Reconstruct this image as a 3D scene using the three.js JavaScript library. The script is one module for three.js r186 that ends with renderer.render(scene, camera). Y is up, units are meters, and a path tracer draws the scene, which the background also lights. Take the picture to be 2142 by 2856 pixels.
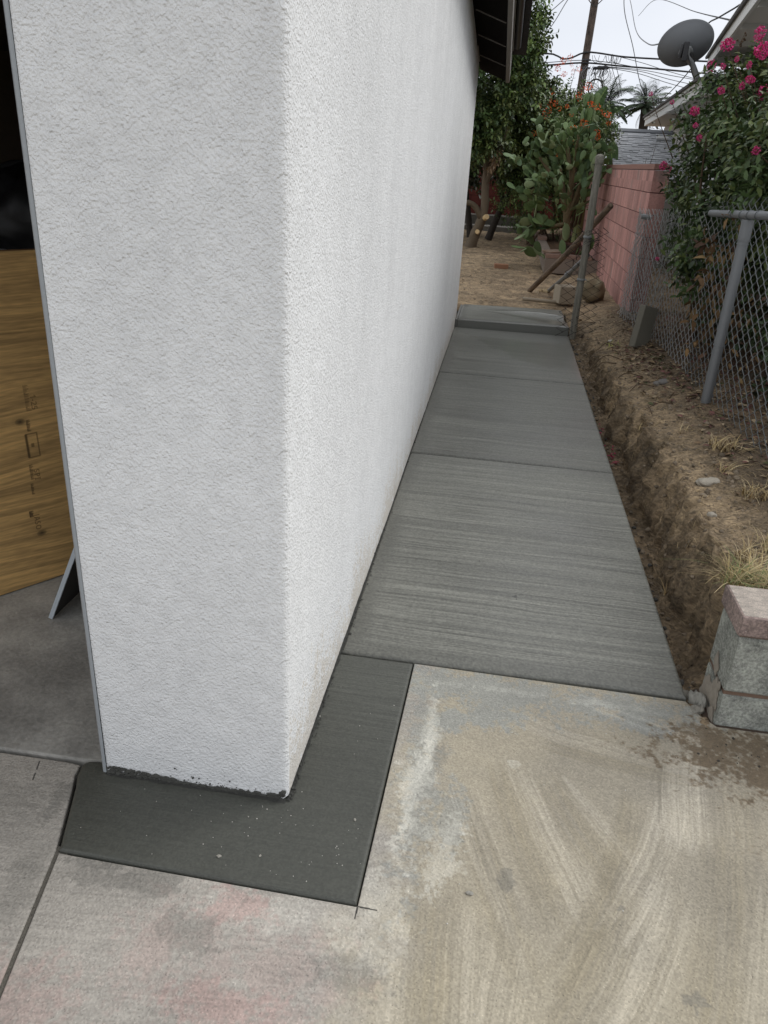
import * as THREE from 'three';
import { mergeGeometries, mergeVertices } from 'three/addons/utils/BufferGeometryUtils.js';
import { RoundedBoxGeometry } from 'three/addons/geometries/RoundedBoxGeometry.js';

// ---------------------------------------------------------------- camera, sky, sun, exposure
const D2R = Math.PI / 180;
const scene = new THREE.Scene();
const camera = new THREE.PerspectiveCamera(67.4, 768 / 1024, 0.05, 600);
{
  const pitch = 24.629 * D2R, yaw = -7.241 * D2R, roll = 3.316 * D2R;
  const fwd = new THREE.Vector3(Math.sin(yaw) * Math.cos(pitch), -Math.sin(pitch), -Math.cos(yaw) * Math.cos(pitch));
  const right0 = new THREE.Vector3(Math.cos(yaw), 0, Math.sin(yaw)), up0 = new THREE.Vector3().crossVectors(right0, fwd);
  camera.position.set(0, 1.5, 0);
  camera.up.copy(up0.multiplyScalar(Math.cos(roll)).addScaledVector(right0, -Math.sin(roll)));
  camera.lookAt(camera.position.clone().add(fwd));
}
const renderer = new THREE.WebGLRenderer({ antialias: true });
renderer.toneMapping = THREE.LinearToneMapping;
renderer.toneMappingExposure = 1.55;
renderer.shadowMap.enabled = true;

// ---------------------------------------------------------------- small maths
function rng(seed) { let s = seed | 0; return () => { s = (s + 0x6d2b79f5) | 0; let t = Math.imul(s ^ (s >>> 15), 1 | s); t = (t + Math.imul(t ^ (t >>> 7), 61 | t)) ^ t; return ((t ^ (t >>> 14)) >>> 0) / 4294967296; }; }
function hash(x, y, s) { let h = Math.imul(x, 374761393) + Math.imul(y, 668265263) + Math.imul(s, 1274126177) | 0; h = Math.imul(h ^ (h >>> 13), 1274126177); h = Math.imul(h ^ (h >>> 15), 2246822519); return ((h ^ (h >>> 16)) >>> 0) / 4294967296; }
function vn(x, y, s = 0) { const ix = Math.floor(x), iy = Math.floor(y); let fx = x - ix, fy = y - iy; fx = fx * fx * (3 - 2 * fx); fy = fy * fy * (3 - 2 * fy); const a = hash(ix, iy, s), b = hash(ix + 1, iy, s), c = hash(ix, iy + 1, s), d = hash(ix + 1, iy + 1, s); return a + (b - a) * fx + (c - a) * fy + (a - b - c + d) * fx * fy; }
function fbm(x, y, o, s = 0) { let v = 0, a = 0.5, t = 0; for (let i = 0; i < o; i++) { v += a * vn(x, y, s + i * 17); t += a; a *= 0.5; x *= 2.03; y *= 2.03; } return v / t; }
function pn(x, y, px, py, s) { const ix = Math.floor(x), iy = Math.floor(y); let fx = x - ix, fy = y - iy; fx = fx * fx * (3 - 2 * fx); fy = fy * fy * (3 - 2 * fy); const m = (a, p) => ((a % p) + p) % p; const x0 = m(ix, px), x1 = m(ix + 1, px), y0 = m(iy, py), y1 = m(iy + 1, py); const a = hash(x0, y0, s), b = hash(x1, y0, s), c = hash(x0, y1, s), d = hash(x1, y1, s); return a + (b - a) * fx + (c - a) * fy + (a - b - c + d) * fx * fy; }  // periodic
function pfbm(u, v, p, o, s) { let t = 0, a = 0.5, w = 0; for (let i = 0; i < o; i++) { t += a * pn(u * p, v * p, p, p, s + i * 13); w += a; a *= 0.55; p *= 2; } return t / w; }
const clamp = (x, a = 0, b = 1) => x < a ? a : x > b ? b : x, lerp = (a, b, t) => a + (b - a) * t, sst = (a, b, x) => { const t = clamp((x - a) / (b - a)); return t * t * (3 - 2 * t); };
const V = (x, y, z) => new THREE.Vector3(x, y, z);
function table(rows, z) { if (z >= rows[0][0]) return rows[0][1]; for (let i = 1; i < rows.length; i++) if (z >= rows[i][0]) { const [a, p] = rows[i - 1], [b, q] = rows[i]; return lerp(p, q, (z - a) / (b - a)); } return rows[rows.length - 1][1]; }

// ---------------------------------------------------------------- overcast sky and a veiled sun
{
  const w = 512, h = 256, data = new Float32Array(w * h * 4);
  for (let j = 0; j < h; j++) for (let i = 0; i < w; i++) {
    const el = (j + 0.5) / h * Math.PI - Math.PI / 2, az = i / w * Math.PI * 2, k = (j * w + i) * 4;
    const cx = Math.cos(az) * Math.cos(el), cy = Math.sin(az) * Math.cos(el), sy = Math.sin(el);
    const c = fbm(cx * 3.2 + 7 + sy * 2, cy * 3.2 + 11 + sy * 2.4, 5, 5), d = fbm(cx * 7 + 3, cy * 7 + sy * 9, 4, 9);
    const t = clamp((c - 0.5) * 2.2 + (d - 0.5) * 0.8 + 0.5);
    const b = sy < -0.02 ? 0.15 : 0.555 + 0.15 * t;
    data[k] = b * lerp(0.935, 0.985, t); data[k + 1] = b * lerp(0.985, 1.0, t); data[k + 2] = b * lerp(1.08, 1.03, t); data[k + 3] = 1;
  }
  const sky = new THREE.DataTexture(data, w, h, THREE.RGBAFormat, THREE.FloatType);
  sky.mapping = THREE.EquirectangularReflectionMapping; sky.magFilter = THREE.LinearFilter; sky.needsUpdate = true;
  scene.background = sky; scene.environment = sky;
}
const sun = new THREE.DirectionalLight(new THREE.Color(1.0, 0.98, 0.95), 1.05);
sun.position.set(12, 12, -13); sun.target.position.set(0, 0, -5); sun.castShadow = true; sun.shadow.radius = 55;
sun.shadow.mapSize.set(2048, 2048);
Object.assign(sun.shadow.camera, { left: -20, right: 20, top: 20, bottom: -20, near: 0.5, far: 60 });
scene.add(sun, sun.target);

// ---------------------------------------------------------------- object helpers
const used = {};
function numbered(n) { used[n] = (used[n] ?? -1) + 1; return used[n] ? n + '_' + String(used[n]).padStart(3, '0') : n; }
function tag(o, label, category, group, kind) { o.userData.label = label; o.userData.category = category; if (group) o.userData.group = group; if (kind) o.userData.kind = kind; return o; }
function thing(name, label, category, pos = [0, 0, 0], turn = 0, group) { const o = new THREE.Group(); o.name = numbered(name); o.position.set(...pos); o.rotation.y = turn; scene.add(o); return tag(o, label, category, group); }
function part(name, geo, mat, parent, pos, rot) { const m = new THREE.Mesh(geo, mat); m.name = name; m.castShadow = m.receiveShadow = true; if (pos) m.position.set(...pos); if (rot) m.rotation.set(...rot); parent.add(m); return m; }
function solo(name, geo, mat, label, category, group, kind, pos, rot) { const m = part(numbered(name), geo, mat, scene, pos, rot); return tag(m, label, category, group, kind); }
const box = (w, h, d, x = 0, y = 0, z = 0) => new THREE.BoxGeometry(w, h, d).translate(x, y, z);
const rbox = (w, h, d, r = 0.006, s = 2) => new RoundedBoxGeometry(w, h, d, s, r);
function tube(pts, r, seg = 24, rad = 8, closed = false) { return new THREE.TubeGeometry(new THREE.CatmullRomCurve3(pts.map((p) => V(...p)), closed), seg, r, rad, closed); }
function limb(pts, radii, seg = 24, rad = 9, rough = 0, seed = 1) {   // tapered tube with end caps left round
  const c = new THREE.CatmullRomCurve3(pts.map((p) => V(...p))), fr = c.computeFrenetFrames(seg, false), pos = [], uv = [], idx = [];
  for (let i = 0; i <= seg; i++) {
    const t = i / seg, p = c.getPoint(t), f = t * (radii.length - 1), k = Math.min(Math.floor(f), radii.length - 2), r = lerp(radii[k], radii[k + 1], f - k);
    for (let j = 0; j <= rad; j++) { const a = j / rad * Math.PI * 2, rr = r * (1 + rough * (vn(Math.cos(a) * 2 + 5, t * 14 + Math.sin(a) * 2, seed) - 0.5)); const q = p.clone().addScaledVector(fr.normals[i], Math.cos(a) * rr).addScaledVector(fr.binormals[i], Math.sin(a) * rr); pos.push(q.x, q.y, q.z); uv.push(j / rad * r * 6.28, t * c.getLength()); }
  }
  for (let i = 0; i < seg; i++) for (let j = 0; j < rad; j++) { const a = i * (rad + 1) + j, b = a + rad + 1; idx.push(a, a + 1, b, b, a + 1, b + 1); }
  const n = pos.length / 3; for (const [row, e] of [[0, 0], [seg, 1]]) { const p = c.getPoint(e); pos.push(p.x, p.y, p.z); uv.push(0, 0); const ci = pos.length / 3 - 1; for (let j = 0; j < rad; j++) { const a = row * (rad + 1) + j; e ? idx.push(a, a + 1, ci) : idx.push(a + 1, a, ci); } }
  const g = new THREE.BufferGeometry(); g.setAttribute('position', new THREE.Float32BufferAttribute(pos, 3)); g.setAttribute('uv', new THREE.Float32BufferAttribute(uv, 2)); g.setIndex(idx); g.computeVertexNormals(); return g;
}
function grid(nx, ny, fn) {   // fn(u,v) -> [x,y,z,uu,vv]
  const pos = [], uv = [], idx = [];
  for (let j = 0; j <= ny; j++) for (let i = 0; i <= nx; i++) { const q = fn(i / nx, j / ny); pos.push(q[0], q[1], q[2]); uv.push(q[3], q[4]); }
  for (let j = 0; j < ny; j++) for (let i = 0; i < nx; i++) { const a = j * (nx + 1) + i, b = a + nx + 1; idx.push(a, a + 1, b, b, a + 1, b + 1); }
  const g = new THREE.BufferGeometry(); g.setAttribute('position', new THREE.Float32BufferAttribute(pos, 3)); g.setAttribute('uv', new THREE.Float32BufferAttribute(uv, 2)); g.setIndex(idx); g.computeVertexNormals(); return g;
}
function slab(poly, y0, y1, bev = 0.007, bevSeg = 3) {   // poly [[x,z]...] seen from above; uv = (x, -z) in metres
  const s = new THREE.Shape(); poly.forEach(([x, z], i) => i ? s.lineTo(x, -z) : s.moveTo(x, -z)); s.closePath();
  const g = new THREE.ExtrudeGeometry(s, { depth: y1 - y0 - bev, bevelEnabled: true, bevelThickness: bev, bevelSize: bev, bevelOffset: -bev, bevelSegments: bevSeg });
  g.rotateX(-Math.PI / 2).translate(0, y0, 0);
  const p = g.attributes.position, uv = g.attributes.uv; for (let i = 0; i < p.count; i++) uv.setXY(i, p.getX(i) + 0.5 * (p.getY(i) - y1), -p.getZ(i) + 0.5 * (p.getY(i) - y1));
  return g;
}
function lump(r, seed, squash = 1, detail = 1, rough = 0.5) { let g = new THREE.IcosahedronGeometry(r, detail); if (detail > 1) { g.deleteAttribute('uv'); g.deleteAttribute('normal'); g = mergeVertices(g, r * 1e-3); g.setAttribute('uv', new THREE.Float32BufferAttribute(g.attributes.position.count * 2, 2)); for (let i = 0; i < g.attributes.position.count; i++) g.attributes.uv.setXY(i, g.attributes.position.getX(i) + g.attributes.position.getZ(i) * 0.4, g.attributes.position.getY(i) + g.attributes.position.getZ(i) * 0.6); } const p = g.attributes.position; for (let i = 0; i < p.count; i++) { const x = p.getX(i), y = p.getY(i), z = p.getZ(i), k = 1 + rough * (vn(x / r * 1.7 + 9 + seed, y / r * 1.7 + z / r * 1.3 + 5, seed) - 0.5) + (detail > 1 ? rough * 0.35 * (vn(x / r * 4.7 + 3 + seed, y / r * 4.1 + z / r * 4.4 + 5, seed + 1) - 0.5) : 0); p.setXYZ(i, x * k, y * k * squash, z * k); } g.computeVertexNormals(); return g; }
function colored(g, c) { const n = g.attributes.position.count, a = new Float32Array(n * 3); for (let i = 0; i < n; i++) { a[i * 3] = c[0]; a[i * 3 + 1] = c[1]; a[i * 3 + 2] = c[2]; } g.setAttribute('color', new THREE.BufferAttribute(a, 3)); return g; }
function merged(list) { return mergeGeometries(list.map((g) => { const h = g.index ? g.toNonIndexed() : g; return h; })); }

// ---------------------------------------------------------------- texture helpers
function tex(w, h, fn, srgb, wrap = THREE.RepeatWrapping) {
  const d = new Uint8Array(w * h * 4), o = [0, 0, 0];
  for (let j = 0; j < h; j++) for (let i = 0; i < w; i++) { fn((i + 0.5) / w, (j + 0.5) / h, o); const k = (j * w + i) * 4; d[k] = clamp(o[0], 0, 255); d[k + 1] = clamp(o[1], 0, 255); d[k + 2] = clamp(o[2], 0, 255); d[k + 3] = 255; }
  const t = new THREE.DataTexture(d, w, h); t.magFilter = THREE.LinearFilter; t.minFilter = THREE.LinearMipmapLinearFilter; t.generateMipmaps = true; t.wrapS = t.wrapT = wrap; if (srgb) t.colorSpace = THREE.SRGBColorSpace; t.needsUpdate = true; return t;
}
const grey = (w, h, fn, wrap) => tex(w, h, (u, v, o) => { o[0] = o[1] = o[2] = 255 * clamp(fn(u, v)); }, false, wrap);
function place(t, x0, x1, y0, y1) { t.repeat.set(1 / (x1 - x0), 1 / (y1 - y0)); t.offset.set(-x0 / (x1 - x0), -y0 / (y1 - y0)); return t; }
function rep(t, s) { const c = t.clone(); c.repeat.set(1 / s, 1 / s); c.needsUpdate = true; return c; }
const std = (o) => new THREE.MeshStandardMaterial(o);
const rgb = (r, g, b) => new THREE.Color().setRGB(r, g, b);
const srgb = (r, g, b) => new THREE.Color().setRGB(r / 255, g / 255, b / 255, THREE.SRGBColorSpace);

// ---------------------------------------------------------------- shared surface grain
const grainBump = grey(512, 512, (u, v) => pfbm(u, v, 48, 4, 3));
const dirtBump = grey(1024, 1024, (u, v) => { const a = pfbm(u, v, 24, 6, 31), b = pfbm(u, v, 90, 3, 37); return clamp(0.15 + a * 0.6 + (b > 0.62 ? (b - 0.62) * 1.6 : 0)); });
const dirtMap = tex(1024, 1024, (u, v, o) => {
  const a = pfbm(u, v, 6, 6, 41), b = pfbm(u, v, 110, 3, 43), c = pfbm(u, v, 20, 4, 47), k = 1.02 + 0.5 * (a - 0.5) + 0.62 * (b - 0.5) + 0.44 * (c - 0.5);
  const peb = pn(u * 260, v * 260, 260, 260, 51) > 0.965 ? 1.5 : 1;
  o[0] = 150 * k * peb; o[1] = 132 * k * peb; o[2] = 107 * k * peb;
}, true);
const barkBump = grey(256, 512, (u, v) => { const a = pn(u * 24, v * 10, 24, 10, 61), b = pn(u * 48, v * 40, 48, 40, 63); return a * 0.65 + b * 0.35; });

// ---------------------------------------------------------------- concrete
// old driveway: swept mud, cement smears, efflorescence, rust and pink stains where the photograph has them
const DX0 = -1.5, DX1 = 1.3, DZ0 = -2.2, DZ1 = -0.55;
const strokes = [];   // swathes of the yard broom: start, end, half width, muddiness, bend
[[0.661, -1.81, 0.60, -1.49, 0.085, -0.5, 0.1], [0.746, -1.80, 0.69, -1.50, 0.07, -0.25, 0], [0.83, -1.86, 0.70, -1.25, 0.06, 0.3, 0], [0.273, -1.68, 0.42, -1.34, 0.05, 0.75, 0.2], [0.21, -1.70, 0.36, -1.25, 0.055, -0.6, 0.2], [0.15, -1.66, 0.28, -1.22, 0.05, 0.5, 0.2], [0.335, -1.66, 0.47, -1.42, 0.03, -0.4, 0.1], [0.53, -1.62, 0.31, -1.08, 0.05, 0.55, -0.35], [0.60, -1.60, 0.42, -1.22, 0.06, -0.45, -0.3], [0.56, -1.34, 0.38, -0.98, 0.07, -0.5, -0.2], [0.46, -1.34, 0.28, -0.95, 0.06, 0.45, -0.3], [0.72, -1.50, 0.57, -1.02, 0.07, 0.45, -0.1], [0.80, -1.40, 0.66, -1.0, 0.06, -0.3, 0], [0.009, -1.25, 0.013, -0.85, 0.06, 0.5, 0], [-0.06, -1.15, -0.04, -0.85, 0.04, -0.3, 0], [0.09, -1.2, 0.10, -0.85, 0.05, -0.35, 0.2], [0.40, -2.03, 0.74, -1.90, 0.04, -0.5, 0.4], [0.22, -1.89, 0.56, -1.79, 0.05, -0.35, 0.3], [0.30, -1.80, 0.66, -1.74, 0.04, 0.6, 0.3], [0.047, -1.60, 0.19, -1.20, 0.05, -0.4, 0.2], [0.10, -1.45, 0.22, -1.05, 0.05, 0.35, 0.1], [0.20, -1.2, 0.15, -0.85, 0.07, -0.2, 0]].forEach(([x0, z0, x1, z1, w, k, bend], i) => { const l = Math.hypot(x1 - x0, z1 - z0) / 2; strokes.push({ x: (x0 + x1) / 2, z: (z0 + z1) / 2, c: (x1 - x0) / 2 / l, s: (z1 - z0) / 2 / l, l: l * 1.15, w, k, bend, seed: 100 + i }); });
const blot = (x, z, cx, cz, rx, rz, s, edge = 0.5) => { const dx = (x - cx) / rx, dz = (z - cz) / rz, d = Math.sqrt(dx * dx + dz * dz); if (d > 1.8) return 0; const n = fbm(x * 22 + s, z * 22, 4, s) * 1.3 + fbm(x * 95, z * 95 + s, 3, s + 3) * 1.1 - 1.2; return clamp((1 - d + n * 1.2) / (edge * 0.75)); };
let driveH;
const driveMap = (() => {
  const w = 2048, h = 1208, H = new Float32Array(w * h); let q = 0;
  const t = tex(w, h, (u, v, o) => {
    const x = lerp(DX0, DX1, u), z = -lerp(-DZ1, -DZ0, v);
    const big = fbm(x * 2.1 + 3, z * 2.1, 4, 71), mid = fbm(x * 9, z * 9, 4, 73), fine = fbm(x * 260, z * 260, 2, 75), broom = fbm(x * 26 + fbm(x * 3, z * 3, 2, 7) * 2, z * 260, 3, 77), broomL = fbm(x * 14, z * 190 + x * 20, 3, 78);
    const right = sst(-0.2, 0.02, x + (mid - 0.5) * 0.25);
    let r = lerp(150, 158, right), g = lerp(145, 151, right), b = lerp(137, 137, right);
    // mottling of the old paste
    let k = 1 + (big - 0.5) * 0.26 + (mid - 0.5) * 0.13 + (fine - 0.5) * 0.22 + (lerp(broomL, broom, right) - 0.5) * lerp(0.14, 0.05, right);
    const fleck = vn(x * 420, z * 420, 79); if (fleck > 0.92) k *= 1.17; if (fleck < 0.07) k *= 0.77;
    // broom strokes of thinned mud
    let mud = 0, lift = 0;
    for (const s of strokes) { const dx = x - s.x, dz = z - s.z, a = dx * s.c + dz * s.s, c0 = -dx * s.s + dz * s.c + s.bend * (a * a - 0.02) + 0.012 * (mid - 0.5); if (Math.abs(a) > s.l || Math.abs(c0) > s.w * 1.2) continue; const st = fbm(a * 3.5, c0 * 230, 3, s.seed), st2 = fbm(a * 2.2, c0 * 60, 2, s.seed + 50), e = clamp((s.l - Math.abs(a) + (st2 - 0.5) * 0.16) / (s.l * 0.35)) * clamp((s.w - Math.abs(c0) + 0.02 * (st - 0.5)) / (s.w * (c0 > 0 ? 0.28 : 0.7))); mud += s.k * e * (0.55 + (st2 - 0.5) * 1.3 + (st - 0.5) * 0.7); lift += e * ((st - 0.5) * 0.9 + (st2 - 0.5) * 0.5); }
    const damp = blot(x, z, 0.98, -1.86, 0.36, 0.17, 81, 0.7) + 0.8 * blot(x, z, 0.76, -1.92, 0.12, 0.07, 82, 0.8) + 0.6 * blot(x, z, 1.02, -1.55, 0.18, 0.34, 80, 0.9);
    const tan = right * clamp(0.5 + mud * 0.75 + (big - 0.5) * 0.7 + (mid - 0.5) * 0.35);
    r = lerp(r, 140, tan * 0.85); g = lerp(g, 131, tan * 0.85); b = lerp(b, 111, tan * 0.85); k *= 1 + clamp(lift, -1, 1) * 0.19 * right - clamp(mud, -0.6, 0.9) * 0.09 * right;
    const paleS = right * clamp(-mud * 0.7 + (big - 0.45) * 0.9); r = lerp(r, 178, paleS * 0.34); g = lerp(g, 171, paleS * 0.34); b = lerp(b, 154, paleS * 0.34);
    // cement smears below the walk and beside the strip
    const gs = Math.max(blot(x, z, 0.10, -2.00, 0.34, 0.12, 83, 0.6), blot(x, z, 0.5, -2.02, 0.3, 0.07, 84, 0.6), blot(x, z, 0.13, -1.87, 0.09, 0.05, 85, 0.5), blot(x, z, 0.56, -1.93, 0.10, 0.04, 86, 0.5), 0.8 * blot(x, z, -0.06, -1.6, 0.06, 0.42, 87, 0.7), blot(x, z, 0.00, -1.84, 0.07, 0.05, 88, 0.5), 0.7 * blot(x, z, 0.03, -1.45, 0.04, 0.14, 89, 0.5));
    r = lerp(r, 136, gs * 0.75); g = lerp(g, 138, gs * 0.75); b = lerp(b, 134, gs * 0.75);
    // efflorescence
    const wh = Math.max(0.8 * blot(x, z, -0.055, -1.86, 0.03, 0.12, 91, 0.5), blot(x, z, -0.075, -1.5, 0.045, 0.22, 92, 0.6), blot(x, z, -0.05, -1.72, 0.03, 0.10, 94, 0.5), 0.8 * blot(x, z, 0.02, -1.36, 0.05, 0.14, 93, 0.5), 0.4 * blot(x, z, 0.16, -2.02, 0.2, 0.02, 95, 0.5), 0.4 * blot(x, z, 0.5, -2.02, 0.14, 0.02, 96, 0.5), 0.5 * blot(x, z, -0.13, -1.08, 0.09, 0.07, 97, 0.6), 0.8 * blot(x, z, 0.19, -1.70, 0.02, 0.015, 98, 0.4), 0.6 * blot(x, z, -0.1, -1.2, 0.07, 0.08, 99, 0.6), 0.45 * blot(x, z, -0.38, -1.12, 0.2, 0.05, 90, 0.6));
    const whs = wh * (0.12 + 0.6 * fbm(x * 60 + z * 14, z * 12, 3, 106)); r = lerp(r, 208, whs); g = lerp(g, 205, whs); b = lerp(b, 194, whs);
    // red-pink paint dust, dark oil marks
    const pk = Math.max(blot(x, z, -0.41, -1.13, 0.10, 0.06, 101, 0.9), blot(x, z, -0.36, -0.90, 0.15, 0.06, 102, 0.9), 0.7 * blot(x, z, -0.8, -0.83, 0.2, 0.12, 103, 1), 0.5 * blot(x, z, -0.55, -1.0, 0.12, 0.12, 104, 1), 0.45 * blot(x, z, -0.3, -1.0, 0.2, 0.1, 105, 1)) * clamp(0.5 + fine);
    r = lerp(r, 164, pk * 0.42); g = lerp(g, 128, pk * 0.42); b = lerp(b, 122, pk * 0.42);
    const dk = Math.max(blot(x, z, -0.62, -1.15, 0.08, 0.04, 111, 0.5), blot(x, z, -0.78, -1.165, 0.07, 0.02, 112, 0.5), 0.7 * blot(x, z, -0.5, -1.04, 0.09, 0.05, 113, 0.6), blot(x, z, 0.168, -1.315, 0.022, 0.03, 114, 0.5), blot(x, z, 0.545, -1.09, 0.03, 0.03, 115, 0.4), 0.8 * blot(x, z, -0.13, -1.02, 0.09, 0.05, 116, 0.7), 0.5 * blot(x, z, -1.08, -1.3, 0.12, 0.07, 117, 0.7), 0.6 * blot(x, z, -0.9, -1.1, 0.05, 0.12, 118, 0.7), 0.7 * blot(x, z, -0.02, -1.68, 0.02, 0.05, 119, 0.5), blot(x, z, 0.43, -1.28, 0.012, 0.01, 120, 0.5), 0.8 * blot(x, z, -0.72, -1.13, 0.16, 0.025, 121, 0.5), blot(x, z, -0.95, -1.33, 0.03, 0.1, 122, 0.5));
    r = lerp(r, 102, dk * 0.42); g = lerp(g, 100, dk * 0.42); b = lerp(b, 94, dk * 0.42);
    const dm = clamp(damp) * 0.85; r = lerp(r, 100, dm); g = lerp(g, 86, dm); b = lerp(b, 68, dm);
    // hairline saw overcuts by the strip corner
    const saw = (Math.abs(z + 1.171 - 0.02 * (x + 0.15)) < 0.0016 && x > -0.157 && x < -0.112) || (Math.abs(x + 0.1565 + 0.03 * (z + 1.17)) < 0.0016 && z > -1.172 && z < -1.140) || (Math.abs(x + 1.06 - 0.3 * (z + 1.41)) < 0.0018 && z < -1.375 && z > -1.44 && Math.abs(z + 1.405) > 0.006) ? 0.4 : 1;
    H[q++] = clamp(0.45 + (fine - 0.5) * 0.9 + (mid - 0.5) * 0.25 + (broom - 0.5) * 0.15 * (1 - dm) + lift * 0.1 + (fleck > 0.95 ? 0.25 : 0));
    k *= 1.045; o[0] = r * k * saw; o[1] = g * k * saw; o[2] = b * k * saw;
  }, true, THREE.MirroredRepeatWrapping);
  let i = 0; driveH = grey(w, h, () => H[i++], THREE.MirroredRepeatWrapping);
  place(t, DX0, DX1, -DZ1, -DZ0); place(driveH, DX0, DX1, -DZ1, -DZ0); return t;
})();
const driveMat = std({ map: driveMap, bumpMap: driveH, bumpScale: 0.0022, roughness: 0.9 });

// fresh broom-finished walk: one texture per panel position
function walkTextures(x0, x1, z0, z1, seed, wet, h = 1024, base = 101, sheenTint = 0.4) {
  const N = 640 * h, H = new Float32Array(N), R = new Float32Array(N), Wt = new Float32Array(N); let q = 0;
  const map = tex(640, h, (u, v, o) => {
    const x = lerp(x0, x1, u), z = -lerp(-z1, -z0, v), warp = (fbm(x * 1.6, z * 2.2, 3, seed) - 0.5) * 0.05;
    const zz = z + warp - 0.012 * x;
    const s1 = fbm(x * 1.3 + seed, zz * 190, 3, seed + 1), s2 = fbm(x * 0.9, zz * 44, 3, seed + 2), s3 = fbm(x * 3.5, zz * 330, 2, seed + 3), s4 = fbm(x * 0.7 + 4, zz * 90, 2, seed + 8), cl = fbm(x * 2.4, z * 2.4, 4, seed + 4), gr = fbm(x * 160, z * 160, 2, seed + 5);
    const edge = Math.min(x - x0, x1 - x, (z1 - z) * 1.0, z - z0), trowel = 1 - sst(0.03, 0.10, Math.min(x - x0, z1 - z) + (cl - 0.5) * 0.06);
    const bs = 1 - trowel * 0.75;
    let k = 1 + bs * ((s1 - 0.5) * 0.40 + (s2 - 0.5) * 0.14 + (s3 - 0.5) * 0.30 + (s4 - 0.5) * 0.14) + (cl - 0.5) * 0.22 + (gr - 0.5) * 0.3 - trowel * 0.10;
    const line = fbm(x * 1.1 + 9, zz * 240, 2, seed + 11); if (line < 0.17) k *= 0.9;
    const w = wet ? wet(x, z, cl) : 0;
    let r = base + 1, g = base + 1, b = base - 6;
    r = lerp(r, 164, w * sheenTint); g = lerp(g, 165, w * sheenTint); b = lerp(b, 161, w * sheenTint); k = lerp(k, 1 + (k - 1) * 0.45, w);  // wet zones painted paler, standing in for sky sheen
    const spot = vn(x * 60, z * 60, seed + 6); if (spot > 0.985) k *= 0.7;
    o[0] = r * k; o[1] = g * k; o[2] = b * k;
    Wt[q] = w; H[q] = clamp(0.5 + bs * ((s1 - 0.5) * 0.9 + (s3 - 0.5) * 0.7) * (1 - w * 0.8) + (gr - 0.5) * 0.3 * (1 - w)); R[q++] = lerp(0.40 + (cl - 0.5) * 0.3 + (s1 - 0.5) * 0.25, 0.30, w);
  }, true, THREE.ClampToEdgeWrapping);
  let i = 0; const bump = grey(640, h, () => H[i++], THREE.ClampToEdgeWrapping); i = 0; const rough = grey(640, h, () => R[i++], THREE.ClampToEdgeWrapping);
  i = 0; const sheenTint0 = wet ? grey(640, h, () => Wt[i++], THREE.ClampToEdgeWrapping) : null;   // standing water
  for (const t of [map, bump, rough, sheenTint0]) if (t) place(t, x0, x1, -z1, -z0);
  const o = { map, bumpMap: bump, bumpScale: 0.0016, roughnessMap: rough, roughness: 1 };
  return wet ? new THREE.MeshPhysicalMaterial({ ...o, clearcoat: 1, clearcoatMap: sheenTint0, clearcoatRoughness: 0.12 }) : std(o);
}
const WX0 = -0.386, WX1 = 0.736;
// the walk falls slightly from the landing; each panel is a slab of its own with tooled edges and an open joint
const walk = new THREE.Group(); walk.name = 'walkway'; scene.add(walk);
tag(walk, 'fresh dark grey broom-finished concrete walkway along the white stucco wall', 'walkway', null, 'structure');
const gap = 0.007;
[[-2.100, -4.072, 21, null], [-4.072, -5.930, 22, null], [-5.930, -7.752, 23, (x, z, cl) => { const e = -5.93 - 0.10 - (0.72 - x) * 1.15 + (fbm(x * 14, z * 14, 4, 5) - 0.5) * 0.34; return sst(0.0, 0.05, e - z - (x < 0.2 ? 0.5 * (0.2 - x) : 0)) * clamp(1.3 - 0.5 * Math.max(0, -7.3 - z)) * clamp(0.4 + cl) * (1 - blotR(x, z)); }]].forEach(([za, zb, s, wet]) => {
  const wob = (x, k) => (fbm(x * 3, k, 2, s) - 0.5) * 0.006, front = [], back = [];
  for (let i = 0; i <= 12; i++) { const x = lerp(WX0, WX1, i / 12); front.push([x, za - gap + (za > -3 ? 0.010 * (fbm(x * 2.5, 1, 2, 4) - 0.5) : 0)]); back.unshift([x, zb + gap + 0.000 * wob(x, 2)]); }
  const pg = slab([...front, ...back], -0.1, 0.0, 0.013, 5); { const p = pg.attributes.position, n = pg.attributes.normal, fall = za < -5 ? 0.006 : 0.004; for (let i = 0; i < p.count; i++) { if (p.getY(i) > -0.05) { p.setY(i, p.getY(i) + fall * (za - p.getZ(i)) + (za < -5 ? 0.004 * 3.83 : za < -3 ? 0.004 * 1.972 : 0)); n.setXYZ(i, n.getX(i), n.getY(i), n.getZ(i) + fall * n.getY(i)); } } }
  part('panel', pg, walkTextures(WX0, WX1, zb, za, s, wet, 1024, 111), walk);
});
function blotR(x, z) { const d = Math.hypot((x - 0.585) / 0.10, (z + 6.33) / 0.09); return clamp(1.3 - d) * 0.8; }
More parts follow.
